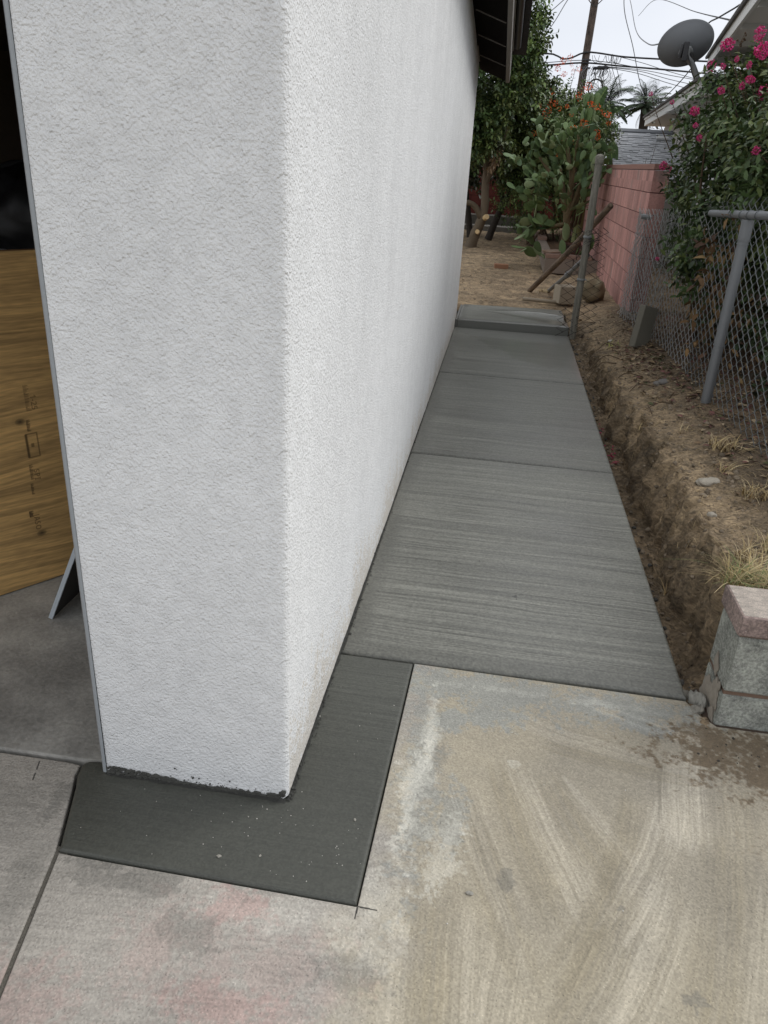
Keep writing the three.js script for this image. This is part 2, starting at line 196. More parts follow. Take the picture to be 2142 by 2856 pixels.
// step up to the landing
const upperArc = [[-0.168, -8.384], [0.186, -8.395], [0.45, -8.42], [0.60, -8.36], [0.74, -8.25]], lowerArc = [[-0.154, -8.33], [0.186, -8.15], [0.453, -7.98], [0.60, -7.92], [0.74, -7.87]];
const along = (L, x) => { for (let i = 1; i < L.length; i++) if (x <= L[i][0]) { const t = clamp((x - L[i - 1][0]) / (L[i][0] - L[i - 1][0])); return lerp(L[i - 1][1], L[i][1], t); } return L[L.length - 1][1]; };
const landMat = walkTextures(-0.36, 0.735, -8.66, -7.752, 24, (x, z, cl) => { const n = (fbm(x * 9, z * 9, 3, 191) - 0.5) * 0.03, a = clamp(1.3 - Math.abs(z + n - along(upperArc, x)) / 0.035), b = clamp(1.35 - Math.abs(z + n - along(lowerArc, x)) / (0.03 + 0.09 * sst(0, 0.7, x))); return sst(-0.2, 0.0, x) * Math.max(a, b); }, 640, 117, 0.3);  // the wet swirl carries some painted sheen besides its gloss
{
  // a low swell of over-floated paste runs diagonally over the landing
  const top = (x, z) => { const mid = (along(upperArc, x) * 0.6 + along(lowerArc, x) * 0.4), dip = -0.020 * sst(-0.05, 0.5, x) * Math.exp(-(((z - mid) / (0.05 + 0.05 * sst(0, 0.7, x))) ** 2)); return 0.103 + 0.008 * (x + 0.37) + 0.008 * (-7.757 - z) + dip + 0.010 * sst(-0.15, 0.3, x) * Math.exp(-(((z - along(upperArc, x)) / 0.05) ** 2)); };
  const landing = new THREE.Group(); landing.name = 'landing'; scene.add(landing); tag(landing, 'raised fresh concrete landing with a wet swirl at the far end of the walkway', 'step', null, 'structure');
  const x1e = (z) => 0.735 - 0.02 * sst(-8.2, -8.6, z) - 0.012 * vn(z * 30, 2, 4) - 0.02 * Math.max(0, Math.sin(z * 9));
  const g = grid(60, 60, (u, v) => { const z = lerp(-7.757, -8.66 + 0.05 * (0.5 - u) - 0.015 * vn(u * 20, 3, 3), v), x = lerp(-0.36, x1e(z), u), e = Math.min(v * 0.9, (1 - u) * 1.1, u * 1.1, (1 - v) * 0.9), rd = 0.010, d = e < rd ? rd - Math.sqrt(rd * rd - (rd - e) * (rd - e)) : 0; return [x, top(x, z) - d, z, x, -z]; });
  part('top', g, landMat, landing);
  part('riser', grid(40, 6, (u, v) => { const x = lerp(-0.36, x1e(-7.757), u); return [x, lerp(-0.05, top(x, -7.757) - 0.0095, v), -7.7575 + 0.0006 * v, x, v * 0.15 + 7.8]; }), std({ color: srgb(111, 112, 107), bumpMap: rep(grainBump, 0.3), bumpScale: 0.002, roughness: 0.6 }), landing);
  part('side', grid(20, 4, (u, v) => { const z = lerp(-7.757, -8.66, u), x = x1e(z); return [x, lerp(-0.05, top(x, z) - 0.0095, v), z, u * 0.9, v * 0.15]; }), std({ color: srgb(102, 102, 97), bumpMap: rep(grainBump, 0.3), bumpScale: 0.004, roughness: 0.8 }), landing);
  part('edge_strip', slab([[-0.385, -7.76], [-0.364, -7.76], [-0.364, -8.66], [-0.385, -8.66]], -0.05, 0.100, 0.004), std({ color: srgb(112, 112, 108), bumpMap: rep(grainBump, 0.3), bumpScale: 0.002, roughness: 0.8 }), landing);
}
// wet dark strip poured round the foot of the house corner
const stripMat = (() => {
  const N = 1024 * 1024, H = new Float32Array(N), R = new Float32Array(N); let q = 0; const x0 = -0.98, x1 = -0.1, z0 = -2.12, z1 = -1.15;
  const map = tex(1024, 1024, (u, v, o) => {
    const x = lerp(x0, x1, u), z = -lerp(-z1, -z0, v), a = fbm(x * 3, z * 3, 4, 131), s = fbm(x * 6, z * 300, 3, 133), gr = fbm(x * 220, z * 220, 2, 135), rearPale = sst(-1.55, -2.0, z + (a - 0.5) * 0.5);
    let k = 1 + (a - 0.5) * 0.22 + (s - 0.5) * (0.12 + 0.22 * rearPale) + (gr - 0.5) * 0.22; const sp = vn(x * 330, z * 330, 137); if (sp > 0.985) k *= 1.5; if (sp < 0.012) k *= 0.6;
    o[0] = lerp(72, 81, rearPale) * k; o[1] = lerp(73, 82, rearPale) * k; o[2] = lerp(67, 76, rearPale) * k;  // darker towards the front, paler towards the back
    H[q] = clamp(0.5 + (s - 0.5) * 0.5 + (gr - 0.5) * 0.5 + (a - 0.5) * 0.3); R[q++] = 0.6 + (a - 0.5) * 0.25;
  }, true, THREE.ClampToEdgeWrapping);
  let i = 0; const bump = grey(1024, 1024, () => H[i++], THREE.ClampToEdgeWrapping); i = 0; const rough = grey(1024, 1024, () => R[i++], THREE.ClampToEdgeWrapping);
  for (const t of [map, bump, rough]) place(t, x0, x1, -z1, -z0);
  return std({ map, bumpMap: bump, bumpScale: 0.0012, roughnessMap: rough, roughness: 1 });
})();
const stripPoly = [[-0.867, -1.182], [-0.160, -1.174], [-0.141, -2.0935], [-0.40, -2.0935], [-0.40, -1.52], [-0.40, -1.46], [-0.86, -1.46], [-0.87, -1.468], [-0.905, -1.470], [-0.940, -1.464], [-0.952, -1.452], [-0.946, -1.41], [-0.929, -1.37]];
solo('concrete_strip', slab(stripPoly, -0.1, 0.0, 0.009, 4), stripMat, 'L-shaped strip of smooth dark wet concrete round the foot of the stucco corner', 'concrete strip', null, 'structure');
{ // driveway round the strip; the open saw cut between them is a real gap over a dark bed
  const g = 0.0045;
  const drive = new THREE.Group(); drive.name = 'driveway'; scene.add(drive); tag(drive, 'old stained tan and grey concrete driveway in front of the garage', 'driveway', null, 'structure');
  part('panel', slab([[-9, 6], [-9, -1.450], [-1.25, -1.450], [-1.0, -1.454], [-0.960, -1.450], [-0.954, -1.41], [-0.938, -1.37], [-0.878, -1.186], [-0.78, -0.70], [-0.2, 2.0], [0.6, 6]], -0.12, -0.006, 0.004, 2), driveMat, drive);
  part('panel', slab([[-0.866, -1.1775], [-0.1605 + g, -1.1695], [-0.157, -1.1695], [-0.1365, -2.100], [0.73, -2.092], [0.76, -2.03], [0.80, -1.985], [9, -1.985], [9, 6], [0.613, 6], [-0.187, 2.0], [-0.768, -0.70]], -0.12, -0.006, 0.003, 2), driveMat, drive);
  part('joint_filler', slab([[-0.90, -1.20], [-0.85, -1.20], [-0.14, 2.0], [0.64, 6], [0.57, 6], [-0.25, 2.0]], -0.1, -0.0105, 0.002), std({ color: srgb(96, 92, 84), bumpMap: rep(grainBump, 0.25), bumpScale: 0.006, roughness: 0.95 }), drive);
}
// garage slab
solo('garage_floor', slab([[-5.3, -1.462], [-1.25, -1.462], [-1.0, -1.466], [-0.955, -1.466], [-0.905, -1.474], [-0.62, -1.474], [-0.62, -7.8], [-5.3, -7.8]], -0.12, -0.004, 0.006, 2), (() => {
  const H = []; const map = tex(1024, 1024, (u, v, o) => { const x = u * 3, z = v * 3, a = fbm(x * 2, z * 2, 5, 141), b = fbm(x * 12, z * 12, 3, 143), c = fbm(x * 120, z * 120, 2, 145), k = 1 + (a - 0.5) * 0.5 + (b - 0.5) * 0.25 + (c - 0.5) * 0.2; const scr = fbm(x * 40 + z * 30, z * 4 - x * 5, 2, 147) > 0.86 && a > 0.5 ? 1.25 : 1; o[0] = 152 * k * scr; o[1] = 150 * k * scr; o[2] = 144 * k * scr; }, true);
  return std({ map: rep(map, 3), bumpMap: rep(grainBump, 0.5), bumpScale: 0.0015, roughness: 0.7 }); })(), 'smooth grey concrete slab floor of the open garage', 'garage floor', null, 'structure');
solo('slab_bed', slab([[-9, 6], [-9, -7.7], [0.72, -7.7], [0.74, -2.05], [9, -1.99], [9, 6]], -0.4, -0.085, 0.002), std({ color: srgb(44, 40, 34), roughness: 1 }), 'dark damp bedding that shows in the joints between the concrete slabs', 'bedding', null, 'structure');

// ---------------------------------------------------------------- the stucco house with its open garage
const stuccoBump = grey(1024, 1024, (u, v) => {
  const wx = u + (pfbm(u, v, 10, 2, 151) - 0.5) * 0.015, wy = v + (pfbm(u, v, 10, 2, 153) - 0.5) * 0.015;
  const a = pfbm(wx + wy * 0.0, wy, 96, 3, 155), b = pfbm(u, v, 140, 3, 157), c = pfbm(u, v, 9, 3, 159);
  return clamp(0.5 + (a - 0.5) * 1.15 + (b - 0.5) * 0.75 + (c - 0.5) * 0.55);
});
const stuccoMap = tex(2048, 768, (u, v, o) => {   // u: 0..7.2 m along the wall from the garage jamb, v: 0..2.7 m up
  const s = u * 7.2, y = v * 2.7, a = fbm(s * 1.2, y * 1.2, 4, 161), b = fbm(s * 40, y * 40, 3, 163), pit = vn(s * 170, y * 170, 165), st = fbm(s * 7, y * 0.8, 3, 167);
  let r = 226, g = 227, bl = 227, k = 1 + (a - 0.5) * 0.07 + (b - 0.5) * 0.07 + (st - 0.5) * 0.04; if (pit < 0.05) k *= 0.94;
  if (s > 0.5) { // mud thrown up by rain along the foot of the side wall: specks that thin out upward
    const d = y + (fbm(s * 5, 3, 3, 169) - 0.5) * 0.22 + (fbm(s * 60, y * 60, 2, 171) - 0.5) * 0.16, p = vn(s * 230, y * 230, 173) * 0.6 + b * 0.6, m = p > 0.36 + d * 2.3 ? 0.36 : 0; r = lerp(r, 172, m); g = lerp(g, 158, m); bl = lerp(bl, 136, m);
  }
  o[0] = r * k; o[1] = g * k; o[2] = bl * k;
}, true, THREE.ClampToEdgeWrapping);
stuccoMap.repeat.set(1 / 7.2, 1 / 2.7); stuccoMap.wrapS = stuccoMap.wrapT = THREE.MirroredRepeatWrapping;
const stuccoMat = std({ map: stuccoMap, bumpMap: rep(stuccoBump, 0.52), bumpScale: 0.003, roughness: 0.92 });
const FX0 = -0.873, FX1 = -0.388, FZ = -1.432, BZ = -7.97;
const wallTop = (z) => 2.32 + 0.115 * (z - BZ);
const house = thing('stucco_house', 'white stucco house corner with an open garage and dark eave', 'house');
{
  // outer skin: front return, rounded corner, long side, far return
  const R = 0.022, path = []; let s = 0;
  const push = (x, z) => { if (path.length) s += Math.hypot(x - path[path.length - 1][0], z - path[path.length - 1][1]); path.push([x, z, s]); };
  for (let i = 0; i <= 12; i++) push(lerp(FX0, FX1 - R, i / 12), FZ);
  for (let i = 1; i <= 10; i++) { const a = i / 10 * Math.PI / 2; push(FX1 - R + R * Math.sin(a), FZ - R + R * Math.cos(a)); }
  for (let i = 1; i <= 60; i++) push(FX1, lerp(FZ - R, BZ + R, i / 60));
  for (let i = 1; i <= 6; i++) { const a = i / 6 * Math.PI / 2; push(FX1 - R + R * Math.cos(a), BZ + R - R * Math.sin(a)); }
  push(FX1 - 0.4, BZ);
  const n = path.length - 1, rows = 40;
  part('stucco_wall', grid(n, rows, (u, v) => { const [x, z, q] = path[Math.round(u * n)], yt = wallTop(z) + (FX1 - x) * 0.0, y = lerp(0.003, yt, v); const wav = 0.004 * (fbm(q * 1.7, y * 1.7, 2, 181) - 0.5), low = y < 0.05 ? 0.004 * (vn(q * 60, 1, 5) - 0.5) : 0; return [x + (Math.abs(x - FX1) < 1e-4 ? wav : 0), y + (v === 0 ? low * 2 : 0), z + (z === FZ ? wav : 0), q, y]; }), stuccoMat, house);
  // framing behind the stucco, garage lining and the rest of the shell
  const lining = std({ color: srgb(92, 80, 66), bumpMap: rep(grainBump, 0.6), bumpScale: 0.003, roughness: 0.9 });
  const shell = std({ map: stuccoMap, color: srgb(225, 225, 225), roughness: 0.95 });
  part('side_framing', box(0.13, 2.25, 6.36, -0.46, 1.135, -4.70), lining, house);
  part('front_framing', box(0.47, 2.2, 0.13, -0.631, 1.11, -1.505), lining, house);
  part('header', box(4.1, 0.75, 0.15, -2.92, 2.525, -1.505), shell, house);
  part('front_pier', box(0.5, 2.9, 0.15, -5.22, 1.45, -1.507), shell, house);
  part('left_wall', box(0.15, 2.9, 6.5, -5.39, 1.45, -4.72), shell, house);
  part('back_wall', box(4.6, 2.3, 0.15, -2.96, 1.15, -7.88), lining, house);
  part('ceiling', box(4.95, 0.03, 6.5, -2.92, 2.26, -4.72), lining, house);
  // jamb trim
  const trimMat = std({ color: srgb(150, 155, 158), roughness: 0.55, bumpMap: rep(grainBump, 0.4), bumpScale: 0.0008 });
  part('jamb_trim', grid(6, 60, (u, v) => { const y = lerp(0.004, 2.15, v), ch = (vn(y * 30, 2, 8) - 0.5) * 0.0012; const P = [[-0.8735, -1.4305], [-0.8745 - ch, -1.4285], [-0.881, -1.4285], [-0.8855, -1.433], [-0.8855, -1.5], [-0.8855, -1.56], [-0.868, -1.56]][Math.round(u * 6)]; return [P[0], y, P[1], P[0] + P[1], y]; }), trimMat, house);
  part('weather_strip', box(0.004, 2.1, 0.02, -0.8875, 1.06, -1.452), std({ color: srgb(86, 88, 90), roughness: 0.7 }), house);
  // roof: falls towards the back, with a dark overhang over the walk
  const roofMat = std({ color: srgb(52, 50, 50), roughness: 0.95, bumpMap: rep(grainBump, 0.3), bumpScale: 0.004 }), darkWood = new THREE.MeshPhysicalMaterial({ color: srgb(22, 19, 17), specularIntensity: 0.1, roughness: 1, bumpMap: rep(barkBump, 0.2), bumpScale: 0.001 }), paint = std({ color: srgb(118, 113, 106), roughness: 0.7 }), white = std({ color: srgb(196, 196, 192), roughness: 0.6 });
  const slope = Math.atan(0.115), zf = -1.1, zb = -8.16, len = (zf - zb) / Math.cos(slope), midz = (zf + zb) / 2;
  const roof = new THREE.Group(); roof.name = 'roof'; roof.position.set(0, wallTop(midz), midz); roof.rotation.x = -slope; house.add(roof);
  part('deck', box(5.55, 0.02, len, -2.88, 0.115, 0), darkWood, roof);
  part('shingles', box(5.72, 0.022, len + 0.0, -2.84, 0.1375, 0.02), roofMat, roof);
  part('barge_board', rbox(0.034, 0.20, len, 0.003), paint, roof, [-0.121, 0.0, 0]);
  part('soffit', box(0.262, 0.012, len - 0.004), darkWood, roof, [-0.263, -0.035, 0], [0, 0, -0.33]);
  part('drip_edge', box(0.006, 0.05, len - 0.35, -0.098, 0.10, 0.18), white, roof);
  part('gutter', tube([[-0.062, 0.1, -len / 2 + 0.42], [-0.062, 0.1, len / 2]], 0.03, 4, 10), std({ color: srgb(30, 30, 34), roughness: 0.4, metalness: 0.3 }), roof);
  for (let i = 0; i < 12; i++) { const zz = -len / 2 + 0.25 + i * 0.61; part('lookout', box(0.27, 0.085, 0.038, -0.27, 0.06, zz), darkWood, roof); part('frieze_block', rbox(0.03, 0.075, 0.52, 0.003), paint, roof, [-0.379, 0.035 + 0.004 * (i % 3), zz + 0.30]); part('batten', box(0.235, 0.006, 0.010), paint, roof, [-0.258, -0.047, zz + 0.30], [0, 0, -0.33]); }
}
// concrete splashed on the foot of the stucco
{
  const r = rng(5), list = [];
  for (let i = 0; i < 300; i++) { const t = Math.pow(r(), 0.9), x = lerp(-0.87, -0.40, r()), hgt = 0.004 + 0.018 * Math.pow(vn(x * 14, 3, 9), 2) * (1 + (vn(x * 4, 1, 3) - 0.4)), y = r() * hgt + 0.004, g = lump(0.0035 + 0.004 * r() * r(), i, 0.8, 0, 0.9); g.scale(1.5, 1, 0.6).translate(x, y, FZ + 0.0015); list.push(g); }
  for (let i = 0; i < 380; i++) { const z = -1.44 - Math.pow(r(), 1.6) * 5.2, y = 0.003 + r() * r() * 0.016, g = lump(0.0018 + 0.0042 * r() * r() * r(), i + 500, 0.7, 0, 0.9); g.scale(1, 1, 1.6).translate(FX1 + 0.003 + 0.018 * r() * r(), y * 0.6, z); list.push(g); }
  for (let i = 0; i < 24; i++) { const g = lump(0.0028 + 0.003 * r(), i + 900, 1, 0, 0.8); g.translate(-0.400 + 0.012 * (r() - 0.5), 0.022 + 0.018 * (r() - 0.5), FZ + 0.001); list.push(g); }
  for (let i = 0; i < 70; i++) { const x = -0.56 + 0.2 * (r() + r() - 1), g = lump(0.0008 + 0.0024 * r() * r(), i + 950, 1, 0, 0.8); g.translate(x, 0.012 + 0.05 * r() * r() * r(), FZ + 0.001); list.push(g); }
  solo('mortar_crumbs', merged(list), std({ color: srgb(66, 66, 62), roughness: 0.9 }), 'dark crumbs of wet concrete stuck along the foot of the stucco wall', 'concrete crumbs', null, 'stuff');
  const fil = []; // narrow trowelled fillet at the wall foot
  fil.push(grid(60, 4, (u, v) => { const x = lerp(-0.872, -0.392, u), h = 0.004 + 0.012 * vn(x * 18, 2, 7) * vn(x * 60, 5, 7), d = 0.004 + 0.006 * vn(x * 22, 9, 7); const a = v * Math.PI / 2; return [x, 0.0005 + h * Math.sin(a) * (v > 0.99 ? 1 : 0.9), FZ + 0.001 + d * (1 - Math.sin(a)), x, v]; }));
  fil.push(grid(240, 4, (u, v) => { const z = lerp(-1.43, -7.74, u), h = 0.003 + 0.008 * vn(z * 18, 2, 11) * vn(z * 60, 5, 7), d = 0.004 + 0.005 * vn(z * 22, 9, 7); const a = v * Math.PI / 2; return [FX1 + 0.001 + d * (1 - Math.sin(a)), 0.0005 + h * Math.sin(a), z, z, v]; }));
  solo('mortar_fillet', merged(fil), std({ color: srgb(74, 74, 70), roughness: 0.8, bumpMap: rep(grainBump, 0.2), bumpScale: 0.004 }), 'thin rough bead of dark concrete where the stucco wall meets the paving', 'concrete bead');
}
// loose pebbles and grit on the strip, the walk and the drive
{
  const r = rng(31), mats = [[srgb(190, 186, 178), 'pale'], [srgb(60, 56, 50), 'dark']];
  const mk = (n, f) => { const l = []; for (let i = 0; i < n; i++) { const [x, y, z, s] = f(); const g = lump(s, i, 0.7, 0, 0.7); g.rotateY(r() * 6).translate(x, y + s * 0.4, z); l.push(g); } return merged(l); };
  solo('pale_grit', mk(95, () => { const a = r(); return a < 0.75 ? [lerp(-0.86, -0.165, Math.pow(r(), 0.6)), 0, a < 0.4 ? lerp(-1.2, -1.42, r()) : lerp(-1.25, -2.0, r()), 0.0009 + 0.0013 * r() * r()] : [lerp(-0.1, 0.9, r()), -0.006, lerp(-0.9, -1.95, r()), 0.0008 + 0.0014 * r()]; }).toNonIndexed(), std({ color: mats[0][0], roughness: 0.9 }), 'tiny pale specks of grit scattered over the concrete', 'grit', null, 'stuff');
  solo('dark_grit', mk(240, () => { const a = r() * 0.82; if (a < 0.3) { const t = r(); return [lerp(0.58, 0.73, Math.pow(r(), 0.6)), 0, -4.75 + (r() - 0.5) * 0.5, 0.002 + 0.005 * r() * r()]; } if (a < 0.5) return [lerp(0.6, 0.73, r()), 0, -3.62 + (r() - 0.5) * 0.3, 0.002 + 0.004 * r() * r()]; if (a < 0.7) return [lerp(-0.35, 0.73, Math.sqrt(r())), 0, lerp(-2.15, -7.6, r()), 0.0015 + 0.003 * r() * r()]; return [lerp(0.70, 1.05, r()), -0.006, lerp(-1.97, -1.80, r()), 0.002 + 0.004 * r() * r()]; }), std({ color: mats[1][0], roughness: 1 }), 'dark crumbs of soil scattered over the walkway and drive', 'grit', null, 'stuff');
  const stone = std({ color: srgb(168, 164, 154), roughness: 0.9, bumpMap: rep(grainBump, 0.1), bumpScale: 0.001 });
  [[-0.498, 0, -1.235, 0.0042, 'largest pale pebble on the dark strip in front of the stucco corner'], [-0.405, 0, -1.255, 0.0028, 'small pebble on the dark strip, right of the largest one'], [-0.207, 0, -1.405, 0.003, 'small pebble near the right edge of the dark strip'], [0.087, -0.006, -1.252, 0.006, 'lone grey stone chip on the tan driveway'], [0.985, -0.006, -1.93, 0.012, 'white stone at the foot of the grey block retaining wall']].forEach(([x, y, z, s, l], i) => solo('pebble', lump(s, 77 + i, 0.7, 1, 0.8).scale(1.4, 1, 1), stone, l, 'pebble', 'loose pebbles on the concrete', null, [x, y + s * 0.4, z], [0, i, 0]));
}
// ---------------------------------------------------------------- things inside the garage
{
  const W = 512, cv = document.createElement('canvas'); cv.width = 2048; cv.height = 1024; const c = cv.getContext('2d');
  const img = c.createImageData(2048, 1024);
  for (let j = 0; j < 1024; j++) for (let i = 0; i < 2048; i++) {
    const x = i / 2048 * 2.44, y = j / 1024 * 1.22, w = fbm(x * 0.8, y * 2.5, 3, 201) * 3.2, gr = fbm(x * 3 + 3, (y + w * 0.06) * 130, 3, 203), band = Math.sin((y + w * 0.09) * 70 + w * 4) * 0.5 + 0.5, fi = fbm(x * 30, y * 260, 2, 205);
    let k = 0.72 + 0.3 * gr - 0.08 * band * band + 0.16 * (fi - 0.5) + 0.14 * (fbm(x * 2, y * 5, 3, 207) - 0.5);
    for (const [kx, ky, kr] of [[1.51, 0.62, 0.03], [1.47, 0.26, 0.022], [1.71, 0.58, 0.012], [1.72, 1.02, 0.012], [0.8, 0.5, 0.03], [2.1, 0.4, 0.03]]) { const d = Math.hypot((x - kx) / 1.5, y - ky) / kr; if (d < 1) k *= 0.42 + 0.4 * d; else if (d < 2) k *= 0.85 + 0.075 * d; }
    const q = (j * 2048 + i) * 4; img.data[q] = 220 * k; img.data[q + 1] = 178 * k; img.data[q + 2] = 114 * k; img.data[q + 3] = 255;
  }
  c.putImageData(img, 0, 0);
  // stamped ink, running down the sheet
  c.fillStyle = 'rgba(40,28,16,0.4)'; c.strokeStyle = 'rgba(40,28,16,0.4)'; c.lineWidth = 3;
  const ink = (t, x, y, size) => { c.save(); c.translate(x, y); c.rotate(Math.PI / 2); c.font = 'bold ' + size + 'px sans-serif'; c.fillText(t, 0, 0); c.restore(); };
  const px = (s) => (s + 1.55) / 2.44 * 2048, py = (y) => (1.17 - y) / 1.17 * 1024;
  ink('1-25', px(0.207), py(0.70), 24); ink('SPI', px(0.178), py(0.435), 24); ink('JASO', px(0.152), py(0.268), 24);
  const smear = (s, y0, y1, w) => { for (let i = 0; i < 40; i++) { const y = lerp(y0, y1, i / 40); c.globalAlpha = 0.25 + 0.6 * hash(i, 3, 5); c.fillRect(px(s), py(y), w * (0.4 + hash(i, 7, 9)), 2.2); } c.globalAlpha = 1; };
  smear(0.188, 0.735, 0.645, 12); smear(0.18, 0.615, 0.575, 9); c.lineWidth = 4; c.strokeRect(px(0.172), py(0.565), 32, 74); c.lineWidth = 8; c.beginPath(); c.moveTo(px(0.172), py(0.565)); c.lineTo(px(0.172), py(0.565) + 74); c.stroke(); c.fillRect(px(0.185), py(0.53), 9, 12); smear(0.165, 0.455, 0.40, 9); smear(0.16, 0.385, 0.345, 7); smear(0.138, 0.285, 0.262, 10);
  const t = new THREE.CanvasTexture(cv); t.colorSpace = THREE.SRGBColorSpace; t.magFilter = THREE.LinearFilter; t.wrapS = t.wrapT = THREE.RepeatWrapping;
  const ply = thing('plywood_sheet', 'knotty plywood sheet with stamped ink standing inside the garage', 'plywood', [-1.667, 0, -2.192], 0);
  ply.rotation.set(0, Math.PI / 2 - 35 * D2R, 0); const tilt = new THREE.Group();
  const g = new THREE.PlaneGeometry(2.44, 1.17); const face = std({ map: t, roughness: 0.75, bumpMap: rep(barkBump, 0.4), bumpScale: 0.0006 });
  const lean = -0.05;
  part('face_veneer', g, face, ply, [-0.33, 0.585, 0.0], [lean, 0, 0]);
  const core = std({ color: srgb(150, 118, 74), roughness: 0.85 });
  part('core', box(2.44, 1.17, 0.016), core, ply, [-0.33, 0.585 - 0.0005, -0.0095], [lean, 0, 0]);
  part('top_edge', box(2.44, 0.006, 0.005), std({ color: srgb(96, 70, 42), roughness: 0.9 }), ply, [-0.33, 1.169, -0.041], [lean, 0, 0]);
}
{
  const b = thing('leaning_board', 'pale edged grey panel leaning against the inside of the pillar', 'panel', [-1.402, 0, -2.07], 0);
  const L = 1.2, a = Math.atan2(0.296, 0.132), nx = -Math.sin(a), ny = Math.cos(a);
  part('sheet', box(L, 0.012, 0.9, L / 2, 0, -0.46), std({ color: srgb(70, 68, 66), roughness: 0.8 }), b, [0, 0, 0], [0, 0, a]);
  part('pale_edge', box(L, 0.0145, 0.008, L / 2, 0, -0.004), std({ color: srgb(176, 184, 190), roughness: 0.6 }), b, [0, 0, 0], [0, 0, a]);
}
{
  const wood = std({ color: srgb(70, 44, 30), roughness: 0.8, bumpMap: rep(barkBump, 0.3), bumpScale: 0.001 });
  const bench = thing('workbench', 'dark wooden workbench in the shadow behind the plywood', 'workbench', [-3.0, 0, -4.3], 0.15);
  part('top', box(2.4, 0.05, 0.8, 0, 0.84, 0), wood, bench); part('shelf', box(2.3, 0.03, 0.7, 0, 0.25, 0), wood, bench); part('apron', box(2.3, 0.14, 0.03, 0, 0.745, 0.37), wood, bench);
  for (const [x, z] of [[-1.12, 0.34], [1.12, 0.34], [-1.12, -0.34], [1.12, -0.34]]) part('leg', box(0.09, 0.815, 0.09, x, 0.4075, z), wood, bench);
  solo('grey_panel', new THREE.BoxGeometry(0.9, 0.012, 0.5), std({ color: srgb(150, 152, 150), roughness: 0.7 }), 'light grey board lying on the dark workbench in the garage', 'board', null, null, [-3.1, 0.905, -4.25], [0.12, 0.2, 0]);
  const g = new THREE.SphereGeometry(0.32, 72, 48), p = g.attributes.position; for (let i = 0; i < p.count; i++) { const x = p.getX(i), y = p.getY(i), z = p.getZ(i), k = 1 + 0.28 * (fbm(x * 8 + 9, z * 8 + y * 3, 4, 211) - 0.5) + 0.1 * Math.sin(Math.atan2(z, x) * 11 + y * 9) * clamp(y * 4); p.setXYZ(i, x * 1.6 * k, Math.max(-0.2, y * 0.85 * k), z * k); } g.computeVertexNormals();
  solo('plastic_bag', g, std({ color: srgb(18, 18, 20), roughness: 0.55 }), 'black crumpled plastic bag on the workbench in the garage', 'plastic bag', null, null, [-2.75, 1.08, -4.55], [0, 0.4, 0]);
  const sh = thing('storage_shelf', 'high dark shelf on the garage back wall above the black bag', 'shelf', [-3.4, 0, -5.0], 0.1);
  part('board', box(2.6, 0.07, 0.4, 0, 1.30, 0), std({ color: srgb(104, 104, 98), roughness: 0.8 }), sh); for (const x of [-1.2, 1.2]) part('upright', box(0.05, 1.3, 0.35, x, 0.65, 0), wood, sh); part('back_panel', box(2.5, 1.2, 0.02, 0, 0.66, -0.19), wood, sh);
}

// ---------------------------------------------------------------- bare soil: trench, bank and yard
const crestX = [[-2.0, 0.93], [-2.6, 0.93], [-3.2, 0.955], [-4.0, 0.985], [-4.6, 0.95], [-5.2, 0.90], [-6.2, 0.875], [-7.0, 0.85], [-7.8, 0.82], [-8.6, 0.8]];
const crestY = [[-2.0, 0.27], [-2.6, 0.26], [-3.2, 0.235], [-4.0, 0.2], [-5.0, 0.165], [-6.0, 0.13], [-7.0, 0.095], [-7.8, 0.075], [-8.6, 0.11]];
const floorY = [[-1.95, -0.012], [-2.12, -0.02], [-2.25, -0.07], [-2.45, -0.13], [-3.5, -0.135], [-5.0, -0.12], [-6.0, -0.09], [-7.0, -0.05], [-7.5, -0.02], [-7.8, 0.03], [-8.4, 0.10]];
function gH(x, z) {
  const yard = 0.105 + 0.02 * Math.max(0, -8.6 - z) + 0.02 * (fbm(x * 1.3, z * 1.3, 3, 221) - 0.5) + 0.05 * sst(0.9, 1.3, x);
  if (z < -9.4) return yard + fineH(x, z, 0.6);
  const wob = (fbm(3, z * 2.6, 3, 223) - 0.5), xt = 0.862 + wob * 0.10 + 0.0 * (vn(z * 9, 4, 5) - 0.5), xc = table(crestX, z) + (fbm(7, z * 2.1, 3, 225) - 0.5) * 0.16 , yc = table(crestY, z) + (fbm(11, z * 1.7, 3, 227) - 0.5) * 0.06, yb = table(floorY, z) + 0.04 * (fbm(x * 6, z * 5, 3, 229) - 0.5);
  const base = lerp(yc, 0.275 + 0.012 * (z + 5), sst(xc, 1.40, x));
  const t = clamp((x - xt) / Math.max(0.05, xc - xt)), face = lerp(yb, base, t < 1 ? 1 - Math.pow(1 - t, 1.7) : 1);
  let y = x < xt ? yb + 0.02 * sst(xt - 0.06, xt, x) : face;
  const steep = x > xt - 0.03 && x < xc + 0.03 ? 1 : x < xt ? 0.6 : 0.3;
  y += fineH(x, z, steep);
  if (x < 0.737) y = Math.min(y, -0.09 + 0.17 * sst(-8.62, -8.7, z));
  y = lerp(y, yard + fineH(x, z, 0.6), sst(-8.3, -9.3, z));
  if (z > -2.2 && x > 0.79) y = lerp(y, -0.2, sst(-2.19, -2.12, z));   // stops inside the retaining wall
  return y;
}
function fineH(x, z, k) { const a = fbm(x * 13, z * 13, 4, 231) - 0.5, b = fbm(x * 46, z * 46, 3, 233) - 0.5, c = vn(x * 90, z * 90, 235); return k * (a * 0.06 + b * 0.036 + (c > 0.75 ? (c - 0.75) * 0.045 : 0)); }
const soilMat = std({ map: rep(dirtMap, 1.3), bumpMap: rep(dirtBump, 0.55), bumpScale: 0.016, roughness: 0.98, vertexColors: true });
